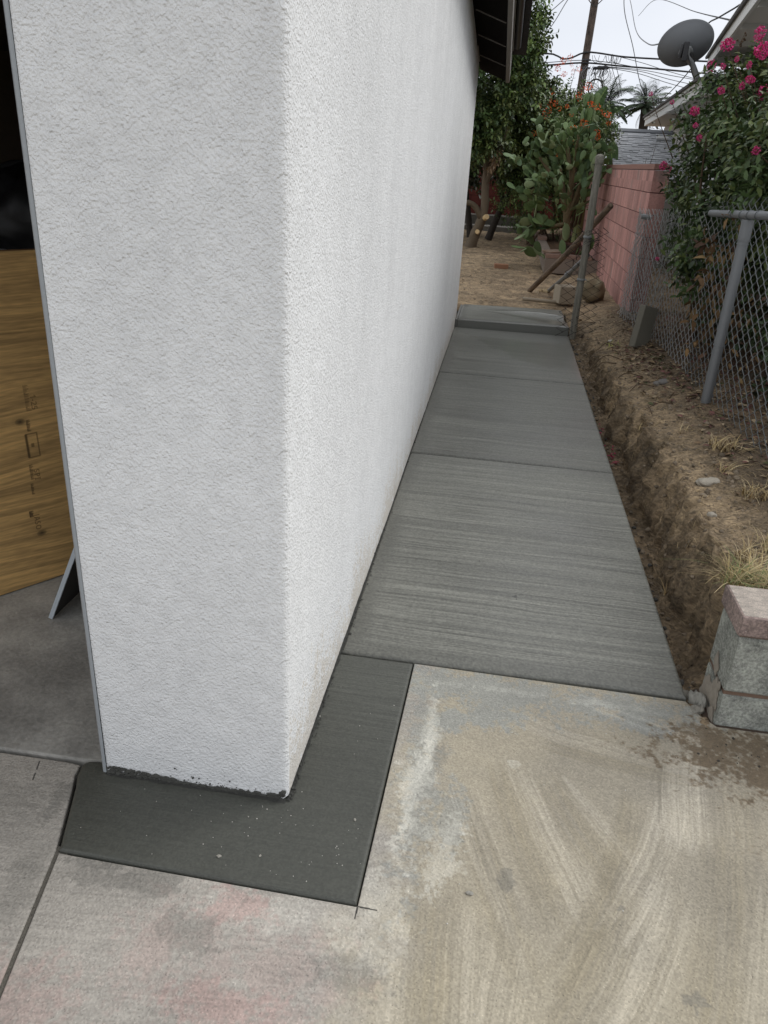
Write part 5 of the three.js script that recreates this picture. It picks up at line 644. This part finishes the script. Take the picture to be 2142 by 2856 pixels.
{
  const t = thing('honeysuckle_bush', 'tall green bush dotted with orange flowers behind the cactus', 'flowering bush', [0.6, 0.3, -14.9]); const r = rng(107), L = new Leaves(), cols = [G.mid, G.mid, G.olive, G.olive, G.light];
  for (const [c, e, n] of [[[0.0, 1.6, 0], [0.78, 0.8, 0.5], 1500], [[0.38, 1.78, 0.12], [0.45, 0.52, 0.42], 620], [[-0.35, 2.0, 0.05], [0.46, 0.5, 0.42], 620], [[0.1, 0.7, 0], [0.8, 0.7, 0.45], 650]]) foliage(L, r, c, e, n, { per: 9, len: 0.055, wid: 0.026, cols, twig: 0.2, gapN: 0.40, freq: 2.6, up: 0.5, rim: 0.2 });
  foliage(L, r, [0.42, 1.72, 2.75], [0.36, 0.42, 0.24], 280, { per: 9, len: 0.05, wid: 0.024, cols, twig: 0.16, gapN: 0.40, freq: 2.6, up: 0.5, rim: 0.2 }); foliage(L, r, [0.12, 1.95, 2.45], [0.3, 0.3, 0.22], 130, { per: 9, len: 0.05, wid: 0.024, cols, twig: 0.16, gapN: 0.40, freq: 2.6, up: 0.5, rim: 0.2 });
  const tw = []; for (let i = 0; i < 5; i++) tw.push(limb([[0.3 + 0.06 * i, 0.15, 1.6], [0.35 + 0.05 * i, 1.0, 2.3], [0.25 + 0.1 * i, 1.7, 2.7]], [0.02, 0.014, 0.006], 10, 6)); for (let i = 0; i < 22; i++) { const x = -0.7 + 1.4 * (i / 21), y = 2.0 + 0.2 * r(), h = 0.3 + 0.4 * r(), lx = (r() - 0.3) * 0.25; tw.push(limb([[x, y - 0.3, 0.05], [x + lx * 0.5, y + h * 0.5, 0.05], [x + lx, y + h, 0.05]], [0.006, 0.004, 0.002], 6, 4)); for (let k = 0; k < 12; k++) { const q = V(x + lx * k / 12, y + h * k / 12, 0.05), a = k * 2.4; L.add(q, V(Math.cos(a), 0.5, Math.sin(a)), V(0, 1, 0), 0.05, 0.024, G.mid, 0.3, 0.2); } }
  part('foliage', L.geo(), leafMat, t); for (let i = 0; i < 8; i++) tw.push(limb([[(r() - 0.5) * 0.6, -0.05, (r() - 0.5) * 0.4], [(r() - 0.5) * 0.8, 0.7, (r() - 0.5) * 0.4], [(r() - 0.5) * 1.0, 1.6, (r() - 0.5) * 0.4]], [0.025, 0.018, 0.008], 10, 6)); part('stems', merged(tw), twigMat, t);
  const or = [[0.85, 0.12, 0.015], [0.9, 0.2, 0.02], [0.7, 0.07, 0.01]], gs = [blossom(11, 0.045, 0.04, 26, or), blossom(12, 0.038, 0.045, 22, or), blossom(13, 0.05, 0.035, 30, or)]; const fm = std({ vertexColors: true, roughness: 0.6, side: THREE.DoubleSide });
  // positions follow the sprays in the photograph: a band from upper left to lower right
  const pts = []; for (const [x, y, s] of [[-0.10, 2.33, 1], [-0.11, 2.18, 1], [-0.02, 2.17, 0.8], [-0.11, 2.06, 1.2], [-0.26, 2.12, 0.8], [-0.15, 1.99, 1.1], [0.06, 2.1, 0.8], [-0.28, 1.73, 1.1], [0.22, 1.9, 1.1], [0.30, 1.82, 1.2], [0.22, 1.62, 1.1], [0.10, 1.45, 1.1], [0.45, 2.42, 1.4], [0.40, 2.30, 1.2], [0.34, 2.28, 1], [0.52, 1.75, 1.6], [0.56, 1.80, 1.5], [0.62, 1.66, 1.2], [0.66, 1.56, 1.4], [0.62, 1.62, 1], [0.72, 1.98, 1.4], [0.64, 2.0, 1.2], [0.80, 1.92, 1.3], [0.84, 1.86, 1.2], [0.60, 1.32, 1], [0.46, 1.92, 0.9], [0.02, 2.75, 0.9], [0.12, 2.82, 0.8], [0.20, 2.62, 0.9], [-0.05, 2.66, 0.9], [0.28, 2.65, 0.8], [0.16, 2.72, 0.8], [0.06, 2.57, 0.8], [0.75, 1.7, 0.9], [0.50, 1.5, 0.9]]) pts.push([x, y, 0.62 + 0.1 * r(), s * 1.3]); for (const [x, y, s] of [[0.36, 2.02, 1.2], [0.45, 1.98, 1.3], [0.53, 1.93, 1.1], [0.60, 1.9, 1.2], [0.30, 1.80, 1.5], [0.34, 1.75, 1.3], [0.50, 1.70, 1.1], [0.52, 1.62, 1.3], [0.12, 1.88, 1], [0.18, 1.72, 1.1], [0.05, 1.98, 0.9], [0.46, 1.5, 0.9], [0.2, 1.55, 0.8], [0.64, 1.8, 1]]) pts.push([x, y, 2.95 + 0.08 * r(), s * 0.85]); flowersAt(t, pts, gs, fm);
}
{ // dark hedge closing the yard
  const mk = (x, z, w, h, label, seed) => { const t = thing('hedge_shrub', label, 'shrub', [x, 0.3, z], 0, 'dark shrubs at the back of the yard'); const L = new Leaves(), r = rng(seed); foliage(L, r, [0, h * 0.75, 0], [w, h * 0.42, 0.5], 900, { per: 8, len: 0.09, wid: 0.05, cols: [G.dark, G.dark, G.mid, G.grey], twig: 0.2, gapN: 0.25, up: 0.2, rim: 0.1 }); part('foliage', L.geo(), leafMat, t); part('stem', limb([[0, -0.1, 0], [0.05, h * 0.4, 0], [0, h * 0.8, 0]], [0.05, 0.04, 0.015], 8, 8), barkDark, t); };
  mk(0.55, -16.6, 1.0, 2.0, 'dark dense shrub behind the orange flowering bush', 111); mk(-1.1, -16.8, 1.1, 2.2, 'dark dense shrub behind the citrus trunk', 113);
}
{ // banana
  const t = thing('banana_plant', 'banana plant with broad torn leaves beside the pink wall', 'banana plant', [1.12, 0.3, -13.1]); part('trunk', limb([[0, 0, 0], [0.02, 0.6, 0], [0.0, 1.3, 0.02]], [0.08, 0.065, 0.05], 12, 12, 0.1, 3), std({ color: srgb(120, 122, 78), roughness: 0.8 }), t);
  const lm = new THREE.MeshPhysicalMaterial({ vertexColors: true, roughness: 0.5, side: THREE.DoubleSide, transmission: 0.25, thickness: 0 }), rm = std({ color: srgb(128, 150, 84), roughness: 0.6 });
  const leaf = (pts, wid, seed, tw, roll) => { const c = new THREE.CatmullRomCurve3(pts.map((q) => V(...q))), col = [], r = rng(seed); const side = V(Math.cos(tw), 0, Math.sin(tw)); const g = grid(10, 40, (u, v) => { const p = c.getPoint(v), d = c.getTangent(v), s = side.clone().addScaledVector(d, -side.dot(d)).normalize(), n = V(0, 0, 0).crossVectors(s, d), w = wid * Math.pow(Math.sin(Math.PI * clamp(0.06 + v * 0.93)), 0.55) * (1 - 0.15 * (vn(v * 26 + u * 0.3, u > 0.5 ? 1 : 5, seed) > 0.72 ? 1 : 0)), a = (u - 0.5) * 2; const q = p.clone().addScaledVector(s, a * w).addScaledVector(n, roll * w * a * a + 0.006 * Math.sin(v * 90)); return [q.x, q.y, q.z, u, v]; }); const k = g.attributes.position.count; for (let i = 0; i < k; i++) { const u = (i % 11) / 10, v = Math.floor(i / 11) / 40, j = 0.85 + 0.3 * vn(v * 60, u * 2, seed), y = Math.abs(u - 0.5) < 0.06 ? 1.4 : 1; col.push(0.075 * j * y, 0.135 * j * y, 0.04 * j * y); } g.setAttribute('color', new THREE.Float32BufferAttribute(col, 3)); const m = part('leaf', g, lm, t); part('midrib', limb(pts.map((q) => [q[0], q[1] - 0.006, q[2]]), [0.014, 0.009, 0.004], 16, 6), rm, m); };
  leaf([[0, 1.25, 0], [-0.06, 1.75, 0.02], [0.02, 2.1, 0.05], [0.12, 2.33, 0.06]], 0.13, 1, -0.1, -0.4);
  leaf([[0, 1.2, 0], [0.0, 1.6, 0.05], [0.15, 1.88, 0.1], [0.40, 2.08, 0.12]], 0.14, 2, -0.9, -0.4);
  leaf([[0.02, 1.2, 0], [0.12, 1.6, 0.02], [0.25, 1.82, 0.05], [0.36, 1.76, 0.1]], 0.13, 3, -0.6, -0.3);
  leaf([[0, 1.2, 0], [0.1, 1.5, 0.1], [0.28, 1.52, 0.2], [0.38, 1.16, 0.24]], 0.12, 4, 0.1, -0.4);
  leaf([[0, 1.1, 0], [0.05, 1.45, 0.1], [0.15, 1.5, 0.2], [0.22, 1.2, 0.26]], 0.07, 5, 0.3, -0.4);
  leaf([[0, 1.2, 0], [-0.1, 1.6, -0.1], [-0.3, 1.9, -0.2], [-0.5, 1.9, -0.2]], 0.1, 6, 0.8, -0.3);
}
{ // young shoot standing beyond the pink wall
  const t = thing('wall_shoot', 'thin leafy shoot standing just beyond the top of the pink wall', 'shoot', [1.72, 0.2, -11.4]); const L = new Leaves(), r = rng(117), tw = []; for (const [dx, h] of [[0, 1.5], [0.09, 1.66], [-0.06, 1.42], [0.15, 1.45]]) { tw.push(limb([[dx * 0.3, 0, 0], [dx * 0.4, 1.1, 0], [dx, h, 0.02]], [0.008, 0.005, 0.002], 10, 5)); for (let k = 0; k < 22; k++) { const f = 0.6 + 0.4 * k / 22, a = k * 2.4; L.add(V(lerp(dx * 0.4, dx, (f - 0.6) / 0.4), h * f, 0.01), V(Math.cos(a), 0.3, Math.sin(a)), V(0, 1, 0), 0.045, 0.022, [0.055, 0.065, 0.035], 0.3, 0.3); } } part('stems', merged(tw), twigMat, t); part('foliage', L.geo(), leafMat, t);
}
// ---------------------------------------------------------------- palms far behind
{
  const mk = (label, pos, seed, R, trunkH) => {
    const t = thing('palm_tree', label, 'palm tree', pos, 0, 'palms beyond the roofs'); const r = rng(seed), L = new Leaves();
    part('trunk', limb([[0, 0, 0], [0.05, trunkH * 0.5, 0], [0, trunkH, 0]], [0.17, 0.14, 0.15], 10, 10, 0.1, 2), barkDark, t);
    for (let i = 0; i < 70; i++) { const a = r() * 6.283, e = Math.pow(r(), 0.8) * 2.2 - 0.75, len = R * (0.75 + 0.4 * r()), d = V(Math.cos(a) * Math.cos(e), Math.sin(e), Math.sin(a) * Math.cos(e)), dry = e < -0.45; let p = V(0, trunkH, 0); const sd = V(-Math.sin(a), 0, Math.cos(a)); const n = 18; for (let k = 0; k < n; k++) { const dd = d.clone().add(V(0, -0.95 * (k / n) * (k / n), 0)).normalize(); p = p.clone().addScaledVector(dd, len / n); const c = dry ? [0.075, 0.07, 0.05] : [0.075, 0.105, 0.06], w = len * 0.30 * Math.sin(Math.PI * (0.15 + 0.8 * k / n)); for (const s of [-1, 1]) L.add(p, sd.clone().multiplyScalar(s).addScaledVector(dd, 0.8).add(V(0, -0.25, 0)), V(0, 1, 0), w, 0.032, c, 0.2, 0.25); } }
    part('crown', L.geo(), leafDull, t); };
  mk('dark feathery palm crown left of centre above the grey roof', [2.75, -0.3, -28], 121, 0.85, 3.75); mk('dark feathery palm crown nearest the white eave', [3.95, -0.3, -28], 123, 0.8, 3.75);
}

// ---------------------------------------------------------------- neighbour's white house
{
  const siding = std({ color: srgb(206, 208, 206), roughness: 0.75, bumpMap: rep(grainBump, 0.5), bumpScale: 0.001 }), trim = std({ color: srgb(208, 208, 204), roughness: 0.6 }), soff = std({ color: srgb(198, 197, 192), roughness: 0.8 }), roofM = std({ color: srgb(96, 94, 92), roughness: 0.95, bumpMap: rep(grainBump, 0.2), bumpScale: 0.004 });
  const h = thing('neighbour_house', 'white lap-sided neighbouring house with deep eave behind the crape myrtle', 'house', [1.89, 0, -8.15], -0.1326);
  // local frame: -z runs back along the eave, x away from the fence
  const A0 = 1.5, A1 = -4.25, lenA = A0 - A1, midA = (A0 + A1) / 2, ey = 2.9;
  const wx = 0.62; for (let i = 0; i < 15; i++) part('siding_board', box(0.016, 0.205, lenA - 0.1), siding, h, [wx, 0.1 + i * 0.19, midA], [0, 0, 0.06]);
  part('wall_core', box(3.0, 2.95, lenA - 0.12, wx + 1.52, 1.475, midA), soff, h);
  part('fascia', box(0.03, 0.17, lenA, 0.0, ey + 0.02, midA), trim, h); part('fascia_trim', box(0.02, 0.06, lenA + 0.02, -0.027, ey + 0.085, midA), trim, h); part('soffit', box(0.62, 0.015, lenA - 0.02, 0.325, ey - 0.03, midA), soff, h);
  part('roof', box(2.6, 0.03, lenA + 0.1), roofM, h, [1.2, ey + 0.42, midA], [0, 0, 0.28]);
  part('frieze', box(0.03, 0.14, lenA - 0.1, wx - 0.02, ey - 0.12, midA), trim, h);
  for (const z of [0.2, -0.9, -2.0, -3.1]) part('soffit_rib', box(0.58, 0.05, 0.05, 0.31, ey - 0.06, z), soff, h);
  for (const [z, r] of [[-2.6, 0.035], [-2.35, 0.022], [-2.15, 0.03], [-1.9, 0.04]]) part('conduit', tube([[wx - 0.06, 0.2, z], [wx - 0.06, 1.6, z], [wx - 0.06, ey - 0.16, z]], r, 6, 10), trim, h);
  part('meter_box', rbox(0.14, 0.4, 0.3, 0.01), soff, h, [wx - 0.08, 2.05, -1.5]);
  // lower rear wing
  const B0 = -2.4, B1 = -9.5, midB = (B0 + B1) / 2, lenB = B0 - B1, by = 2.44, bx = -0.15, tilt = 0.066;
  const wing = new THREE.Group(); wing.name = 'rear_wing'; wing.position.set(bx + 0.0, 0, B0); wing.rotation.y = 0.0665; h.add(wing);
  part('fascia', box(0.03, 0.15, lenB, 0, by + 0.01, -lenB / 2), trim, wing); part('fascia_trim', box(0.02, 0.055, lenB + 0.02, -0.026, by + 0.065, -lenB / 2), trim, wing); part('soffit', box(0.36, 0.015, lenB - 0.02, 0.195, by - 0.055, -lenB / 2), soff, wing); part('rear_fascia', box(1.2, 0.15, 0.03, 0.6, by + 0.012, -lenB - 0.016), trim, wing);
  for (let i = 0; i < 13; i++) part('siding_board', box(0.016, 0.2, lenB - 0.3), siding, wing, [0.37, 0.1 + i * 0.185, -lenB / 2 + 0.1], [0, 0, 0.06]);
  part('wall_core', box(2.6, 2.38, lenB - 0.3, 1.69, 1.19, -lenB / 2 + 0.1), siding, wing); part('corner_board', box(0.09, 2.35, 0.09, 0.40, 1.175, -lenB + 0.22), trim, wing);
  part('roof', box(1.8, 0.03, lenB + 0.06), roofM, wing, [0.82, by + 0.24, -lenB / 2], [0, 0, 0.17]);
}
// ---------------------------------------------------------------- shed with grey shingle roof
{
  const s = thing('shingle_roof_shed', 'low shed with weathered grey shingle roof seen over the pink wall', 'shed', [1.95, 0, -13.2]); const a = Math.atan2(0.66, 1.7), L = Math.hypot(0.66, 1.7), w = 0.98;
  part('wall', box(w - 0.12, 1.42, 1.5, 0, 0.71, -0.05), std({ color: srgb(150, 146, 138), roughness: 0.9 }), s);
  const roof = new THREE.Group(); roof.name = 'roof'; roof.position.set(0, 1.44, 0.9); roof.rotation.set(a, 0, 0); s.add(roof); // slopes up to the back along -z
  part('deck', box(w, 0.02, L, 0, 0, -L / 2), std({ color: srgb(70, 66, 62), roughness: 1 }), roof);
  const r = rng(131), l = [], rows = 24, rh = L / rows; for (let j = 0; j < rows; j++) { let x = -w / 2 - r() * 0.1; while (x < w / 2) { const tw = 0.05 + 0.07 * r(), x0 = Math.max(x, -w / 2), x1 = Math.min(x + tw, w / 2); if (x1 - x0 > 0.01) { const k = 0.8 + 0.38 * r(), up = r() < 0.45 ? 0.006 : 0; const g = new THREE.BoxGeometry(x1 - x0 - 0.002, 0.010, rh * 1.15); g.rotateX(-0.09).translate((x0 + x1) / 2, 0.018 + up, -(j + 0.5) * rh); l.push(colored(g, [0.36 * k, 0.365 * k, 0.38 * k])); } x += tw; } }
  const sh = part('shingles', merged(l), std({ vertexColors: true, roughness: 1 }), roof); sh.userData.kind = 'stuff';
  part('ridge_cap', box(w + 0.02, 0.02, 0.12, 0, 0.032, -L + 0.03), std({ color: srgb(104, 106, 110), roughness: 0.9 }), roof);
  part('gable_wall', box(w - 0.1, 2.0, 0.06, 0, 1.0, -0.78), std({ color: srgb(150, 146, 138), roughness: 0.9 }), s);
  part('vent_flashing', rbox(0.18, 0.03, 0.06, 0.005), std({ color: srgb(190, 190, 188), roughness: 0.5 }), roof, [0.30, 0.055, -L + 0.35]);
}
// ---------------------------------------------------------------- satellite dish
{
  const d = thing('satellite_dish', 'dark grey satellite dish seen from behind on the neighbour roof edge', 'satellite dish', [2.12, 2.48, -10.95]);
  const m = std({ color: srgb(112, 115, 118), roughness: 0.55, metalness: 0.1 }), mt = std({ color: srgb(132, 134, 134), roughness: 0.5, metalness: 0.3 }), dk = std({ color: srgb(48, 48, 50), roughness: 0.6 });
  part('mast', limb([[0.05, -0.12, 0.02], [0.0, 0.02, 0.0], [-0.13, 0.24, 0.0], [-0.205, 0.31, 0.02], [-0.215, 0.42, 0.03]], [0.033, 0.033, 0.033, 0.033, 0.033], 24, 12), mt, d); part('foot', rbox(0.16, 0.02, 0.13, 0.005), mt, d, [0.05, -0.11, 0.02], [0, 0, 0.3]);
  const bowl = new THREE.Group(); bowl.name = 'reflector_assembly'; d.add(bowl); bowl.position.set(-0.24, 0.41, -0.04);
  // the open side looks away from the camera and up; the long axis is tilted
  bowl.lookAt(bowl.getWorldPosition(V(0, 0, 0)).add(V(0.10, 0.62, -1.0))); bowl.rotateZ(-0.45); bowl.scale.setScalar(0.77);
  const P = []; const pts = []; for (let i = 0; i <= 18; i++) { const q = i / 18; pts.push(new THREE.Vector2(q * 0.41, 0.16 * q * q)); } pts.push(new THREE.Vector2(0.418, 0.160), new THREE.Vector2(0.417, 0.150)); for (let i = 17; i >= 0; i--) { const q = i / 18; pts.push(new THREE.Vector2(q * 0.408, 0.16 * q * q - 0.008)); }
  const g = new THREE.LatheGeometry(pts, 56).rotateX(Math.PI / 2).scale(1, 0.80, 1).translate(0, 0, -0.02); part('reflector', g, m, bowl);
  part('back_bracket', rbox(0.16, 0.16, 0.09, 0.02), dk, bowl, [0, -0.07, -0.06]); part('bracket_collar', new THREE.TorusGeometry(0.085, 0.022, 8, 20, 3.4), mt, bowl, [0, -0.05, -0.055], [0, 0, 0]); part('clamp', rbox(0.06, 0.2, 0.06, 0.01), dk, d, [-0.245, 0.36, 0.06]);
  part('adjuster', limb([[-0.3, 0.30, 0.05], [-0.285, 0.43, 0.06]], [0.02, 0.02], 2, 8), dk, d);
  part('feed_arm', limb([[0, -0.3, 0.05], [0, -0.34, 0.3], [0, -0.2, 0.5]], [0.018, 0.016, 0.014], 8, 8), mt, bowl); part('receiver', rbox(0.16, 0.09, 0.09, 0.02), m, bowl, [0, -0.17, 0.5]);
  part('coax', tube([[-0.24, 0.38, 0.06], [-0.17, 0.25, 0.06], [-0.12, 0.14, 0.05], [-0.02, 0.0, 0.04]], 0.006, 16, 6), dk, d);
}
// ---------------------------------------------------------------- utility pole and cables
{
  const wood = std({ map: rep(tex(128, 512, (u, v, o) => { const a = pn(u * 24, v * 5, 24, 5, 321), b = pn(u * 50, v * 30, 50, 30, 323), k = 0.6 + 0.5 * a + 0.3 * b; o[0] = 78 * k; o[1] = 68 * k; o[2] = 62 * k; }, true), 1.2), roughness: 0.95 });
  const p = thing('utility_pole', 'tall dark wooden utility pole rising behind the flowering bush', 'utility pole', [2.36, -0.4, -36]);
  part('pole', limb([[0, 0, 0], [0.05, 4.7, 0], [0.115, 7.7, 0], [0.16, 10.2, 0]], [0.17, 0.155, 0.145, 0.13], 16, 14, 0.05, 3), wood, p); part('crossarm', rbox(2.4, 0.12, 0.1, 0.01), wood, p, [0.14, 8.75, 0.17]);
  const iron = std({ color: srgb(70, 70, 72), roughness: 0.6, metalness: 0.4 }); part('brace', tube([[0.08, 7.68, 0.15], [-0.55, 8.33, 0.16], [-0.9, 8.7, 0.17]], 0.018, 4, 6), iron, p); part('brace', tube([[0.15, 7.68, 0.15], [0.75, 8.28, 0.16], [1.1, 8.7, 0.17]], 0.018, 4, 6), iron, p);
  for (const x of [-0.9, -0.3, 0.55, 1.15]) part('insulator', new THREE.LatheGeometry([[0, 0], [0.03, 0], [0.05, 0.05], [0.03, 0.08], [0.04, 0.12], [0, 0.14]].map(([a, b]) => new THREE.Vector2(a, b)), 10), std({ color: srgb(90, 70, 60), roughness: 0.3 }), p, [x + 0.14, 8.81, 0.17]);
  for (const [y, s] of [[5.9, 0.3], [5.62, 0.35], [5.78, 0.2]]) part('bolt_bracket', rbox(s, 0.06, 0.1, 0.01), iron, p, [0.12, y, 0.12]);
  const black = std({ color: srgb(38, 38, 42), roughness: 0.7 }), greyc = std({ color: srgb(112, 114, 118), roughness: 0.7 });
  const cab = (label, pts, r, m = black, seg = 40) => solo('overhead_cable', tube(pts, r, seg, 5), m, label, 'cable', 'overhead cables');
  cab('upper thick black cable crossing behind the utility pole', [[-6, 5.3, -36], [-0.16, 5.591, -36], [1.16, 5.66, -36], [1.6, 5.49, -35.9], [2.0, 5.6, -35.9], [2.35, 5.742, -35.8], [3.9, 5.67, -36], [5.35, 5.643, -36], [7.25, 5.628, -36], [14, 5.6, -36]], 0.033, black, 90);
  cab('lower thick black cable crossing behind the utility pole', [[-6, 4.9, -36], [-0.25, 5.2, -36], [1.16, 5.291, -36], [2.35, 5.385, -35.8], [3.8, 5.353, -36], [5.5, 5.293, -36], [7.34, 5.217, -36], [14, 5.0, -36]], 0.033, black, 90);
  cab('thin cable lashed just above the lower black cable', [[-0.3, 5.22, -35.9], [1.0, 5.36, -35.9], [2.4, 5.47, -35.75], [3.4, 5.44, -35.9], [4.2, 5.35, -35.9]], 0.014);
  cab('lowest thin grey line fanning right from the splice', [[3.1, 5.30, -36], [4.55, 5.121, -36], [5.78, 4.834, -36], [9, 4.2, -36]], 0.013, greyc); cab('middle thin grey line fanning right from the splice', [[3.1, 5.31, -36], [4.68, 5.188, -36], [5.83, 4.96, -36], [9, 4.5, -36]], 0.013, greyc); cab('upper thin grey line fanning right from the splice', [[3.1, 5.32, -36], [4.75, 5.24, -36], [6.0, 5.08, -36], [9, 4.75, -36]], 0.013, greyc);
  cab('thin grey line dropping right from the upper black cable', [[3.7, 5.67, -36], [4.77, 5.463, -36], [5.6, 5.26, -36], [9, 4.6, -36]], 0.012, greyc);
  cab('long grey wire hanging steeply down between the palms', [[3.50, 8.3, -36], [3.62, 7.3, -36], [4.18, 6.027, -36], [4.68, 4.815, -36], [5.06, 4.137, -36], [5.4, 3.0, -36]], 0.017, greyc); cab('left of two short wires hanging towards the left palm', [[3.43, 5.6, -36], [3.51, 5.292, -36], [3.79, 4.716, -36], [3.945, 4.3, -36]], 0.013, greyc); cab('right of two short wires hanging towards the left palm', [[3.45, 5.75, -36], [3.53, 5.577, -36], [3.8, 5.03, -36], [4.06, 4.3, -36]], 0.013, greyc);
  cab('upper thin grey wire slanting down to the citrus crown', [[2.3, 8.4, -36], [1.288, 7.487, -36], [0.897, 7.145, -36], [0.2, 6.6, -36], [-1, 5.8, -36]], 0.016, greyc); cab('lower thin grey wire slanting down to the citrus crown', [[2.3, 8.9, -36], [1.438, 7.491, -36], [0.968, 6.645, -36], [0.189, 5.641, -36], [-1, 4.2, -36]], 0.016, greyc);
  cab('slack grey wire sagging down behind the satellite dish', [[3.5, 8.2, -36.2], [3.30, 6.65, -31], [3.021, 5.19, -26], [2.5, 3.95, -19], [1.95, 3.22, -13.2], [1.9, 3.12, -12.4]], 0.012, greyc); cab('straight dark wire running from the top to the right eave', [[5.6, 8.9, -48], [4.725, 7.584, -36], [3.848, 5.012, -22], [2.08, 2.945, -9.5]], 0.010);
  cab('twisted dark service drop passing over the dish', [[1.95, 3.05, -8.0], [2.128, 3.131, -9.5], [2.297, 3.288, -11.5], [2.415, 3.398, -12.88], [2.66, 3.35, -14.4], [3.1, 3.36, -17], [3.6, 3.23, -23.3], [4.4, 3.6, -32]], 0.010);
  // splice and slack loops at the pole
  const s = thing('cable_splice', 'tangled cable splice and slack loops right of the utility pole', 'cable splice', [3.0, 5.2, -35.75]); const r = rng(141); part('sleeve', limb([[-0.25, 0.0, 0], [0.1, 0.04, 0], [0.35, 0.05, 0]], [0.05, 0.085, 0.05], 10, 8, 0.6, 3), black, s);
  for (let i = 0; i < 12; i++) { const x = -0.2 + 0.5 * r(); part('pigtail', tube([[x, 0.02, 0], [x - 0.06 + 0.12 * r(), -0.1, 0.03], [x - 0.12 + 0.16 * r(), -0.2 - 0.1 * r(), 0.02]], 0.013, 6, 4), black, s); }
  for (let i = 0; i < 15; i++) { const x = -0.55 + 0.9 * r(), w = 0.08 + 0.22 * r(), h = 0.25 + 0.55 * r(); part('slack_loop', tube([[x, 0.1, 0], [x - w, -h * 0.5, 0.02 * i], [x, -h, 0.02], [x + w, -h * 0.5, 0], [x + 0.05, 0.05, 0]], 0.007, 24, 4), i % 3 ? greyc : black, s); }
  for (let i = 0; i < 9; i++) { const x = -0.3 + 1.1 * r(), w = 0.1 + 0.12 * r(); part('slack_loop', tube([[x - w, 0.45, 0], [x - w * 0.5, 0.2 + 0.1 * r(), 0.03], [x + w * 0.5, 0.22, 0.02], [x + w, 0.46, 0]], 0.008, 16, 4), i % 2 ? greyc : black, s); }
  solo('cable_coil', new THREE.TorusGeometry(0.29, 0.03, 8, 36), black, 'round black coil of cable hanging right of the utility pole', 'cable coil', null, null, [2.95, 4.54, -35.7], [0.1, 0.2, 0]);
}
renderer.render(scene, camera);
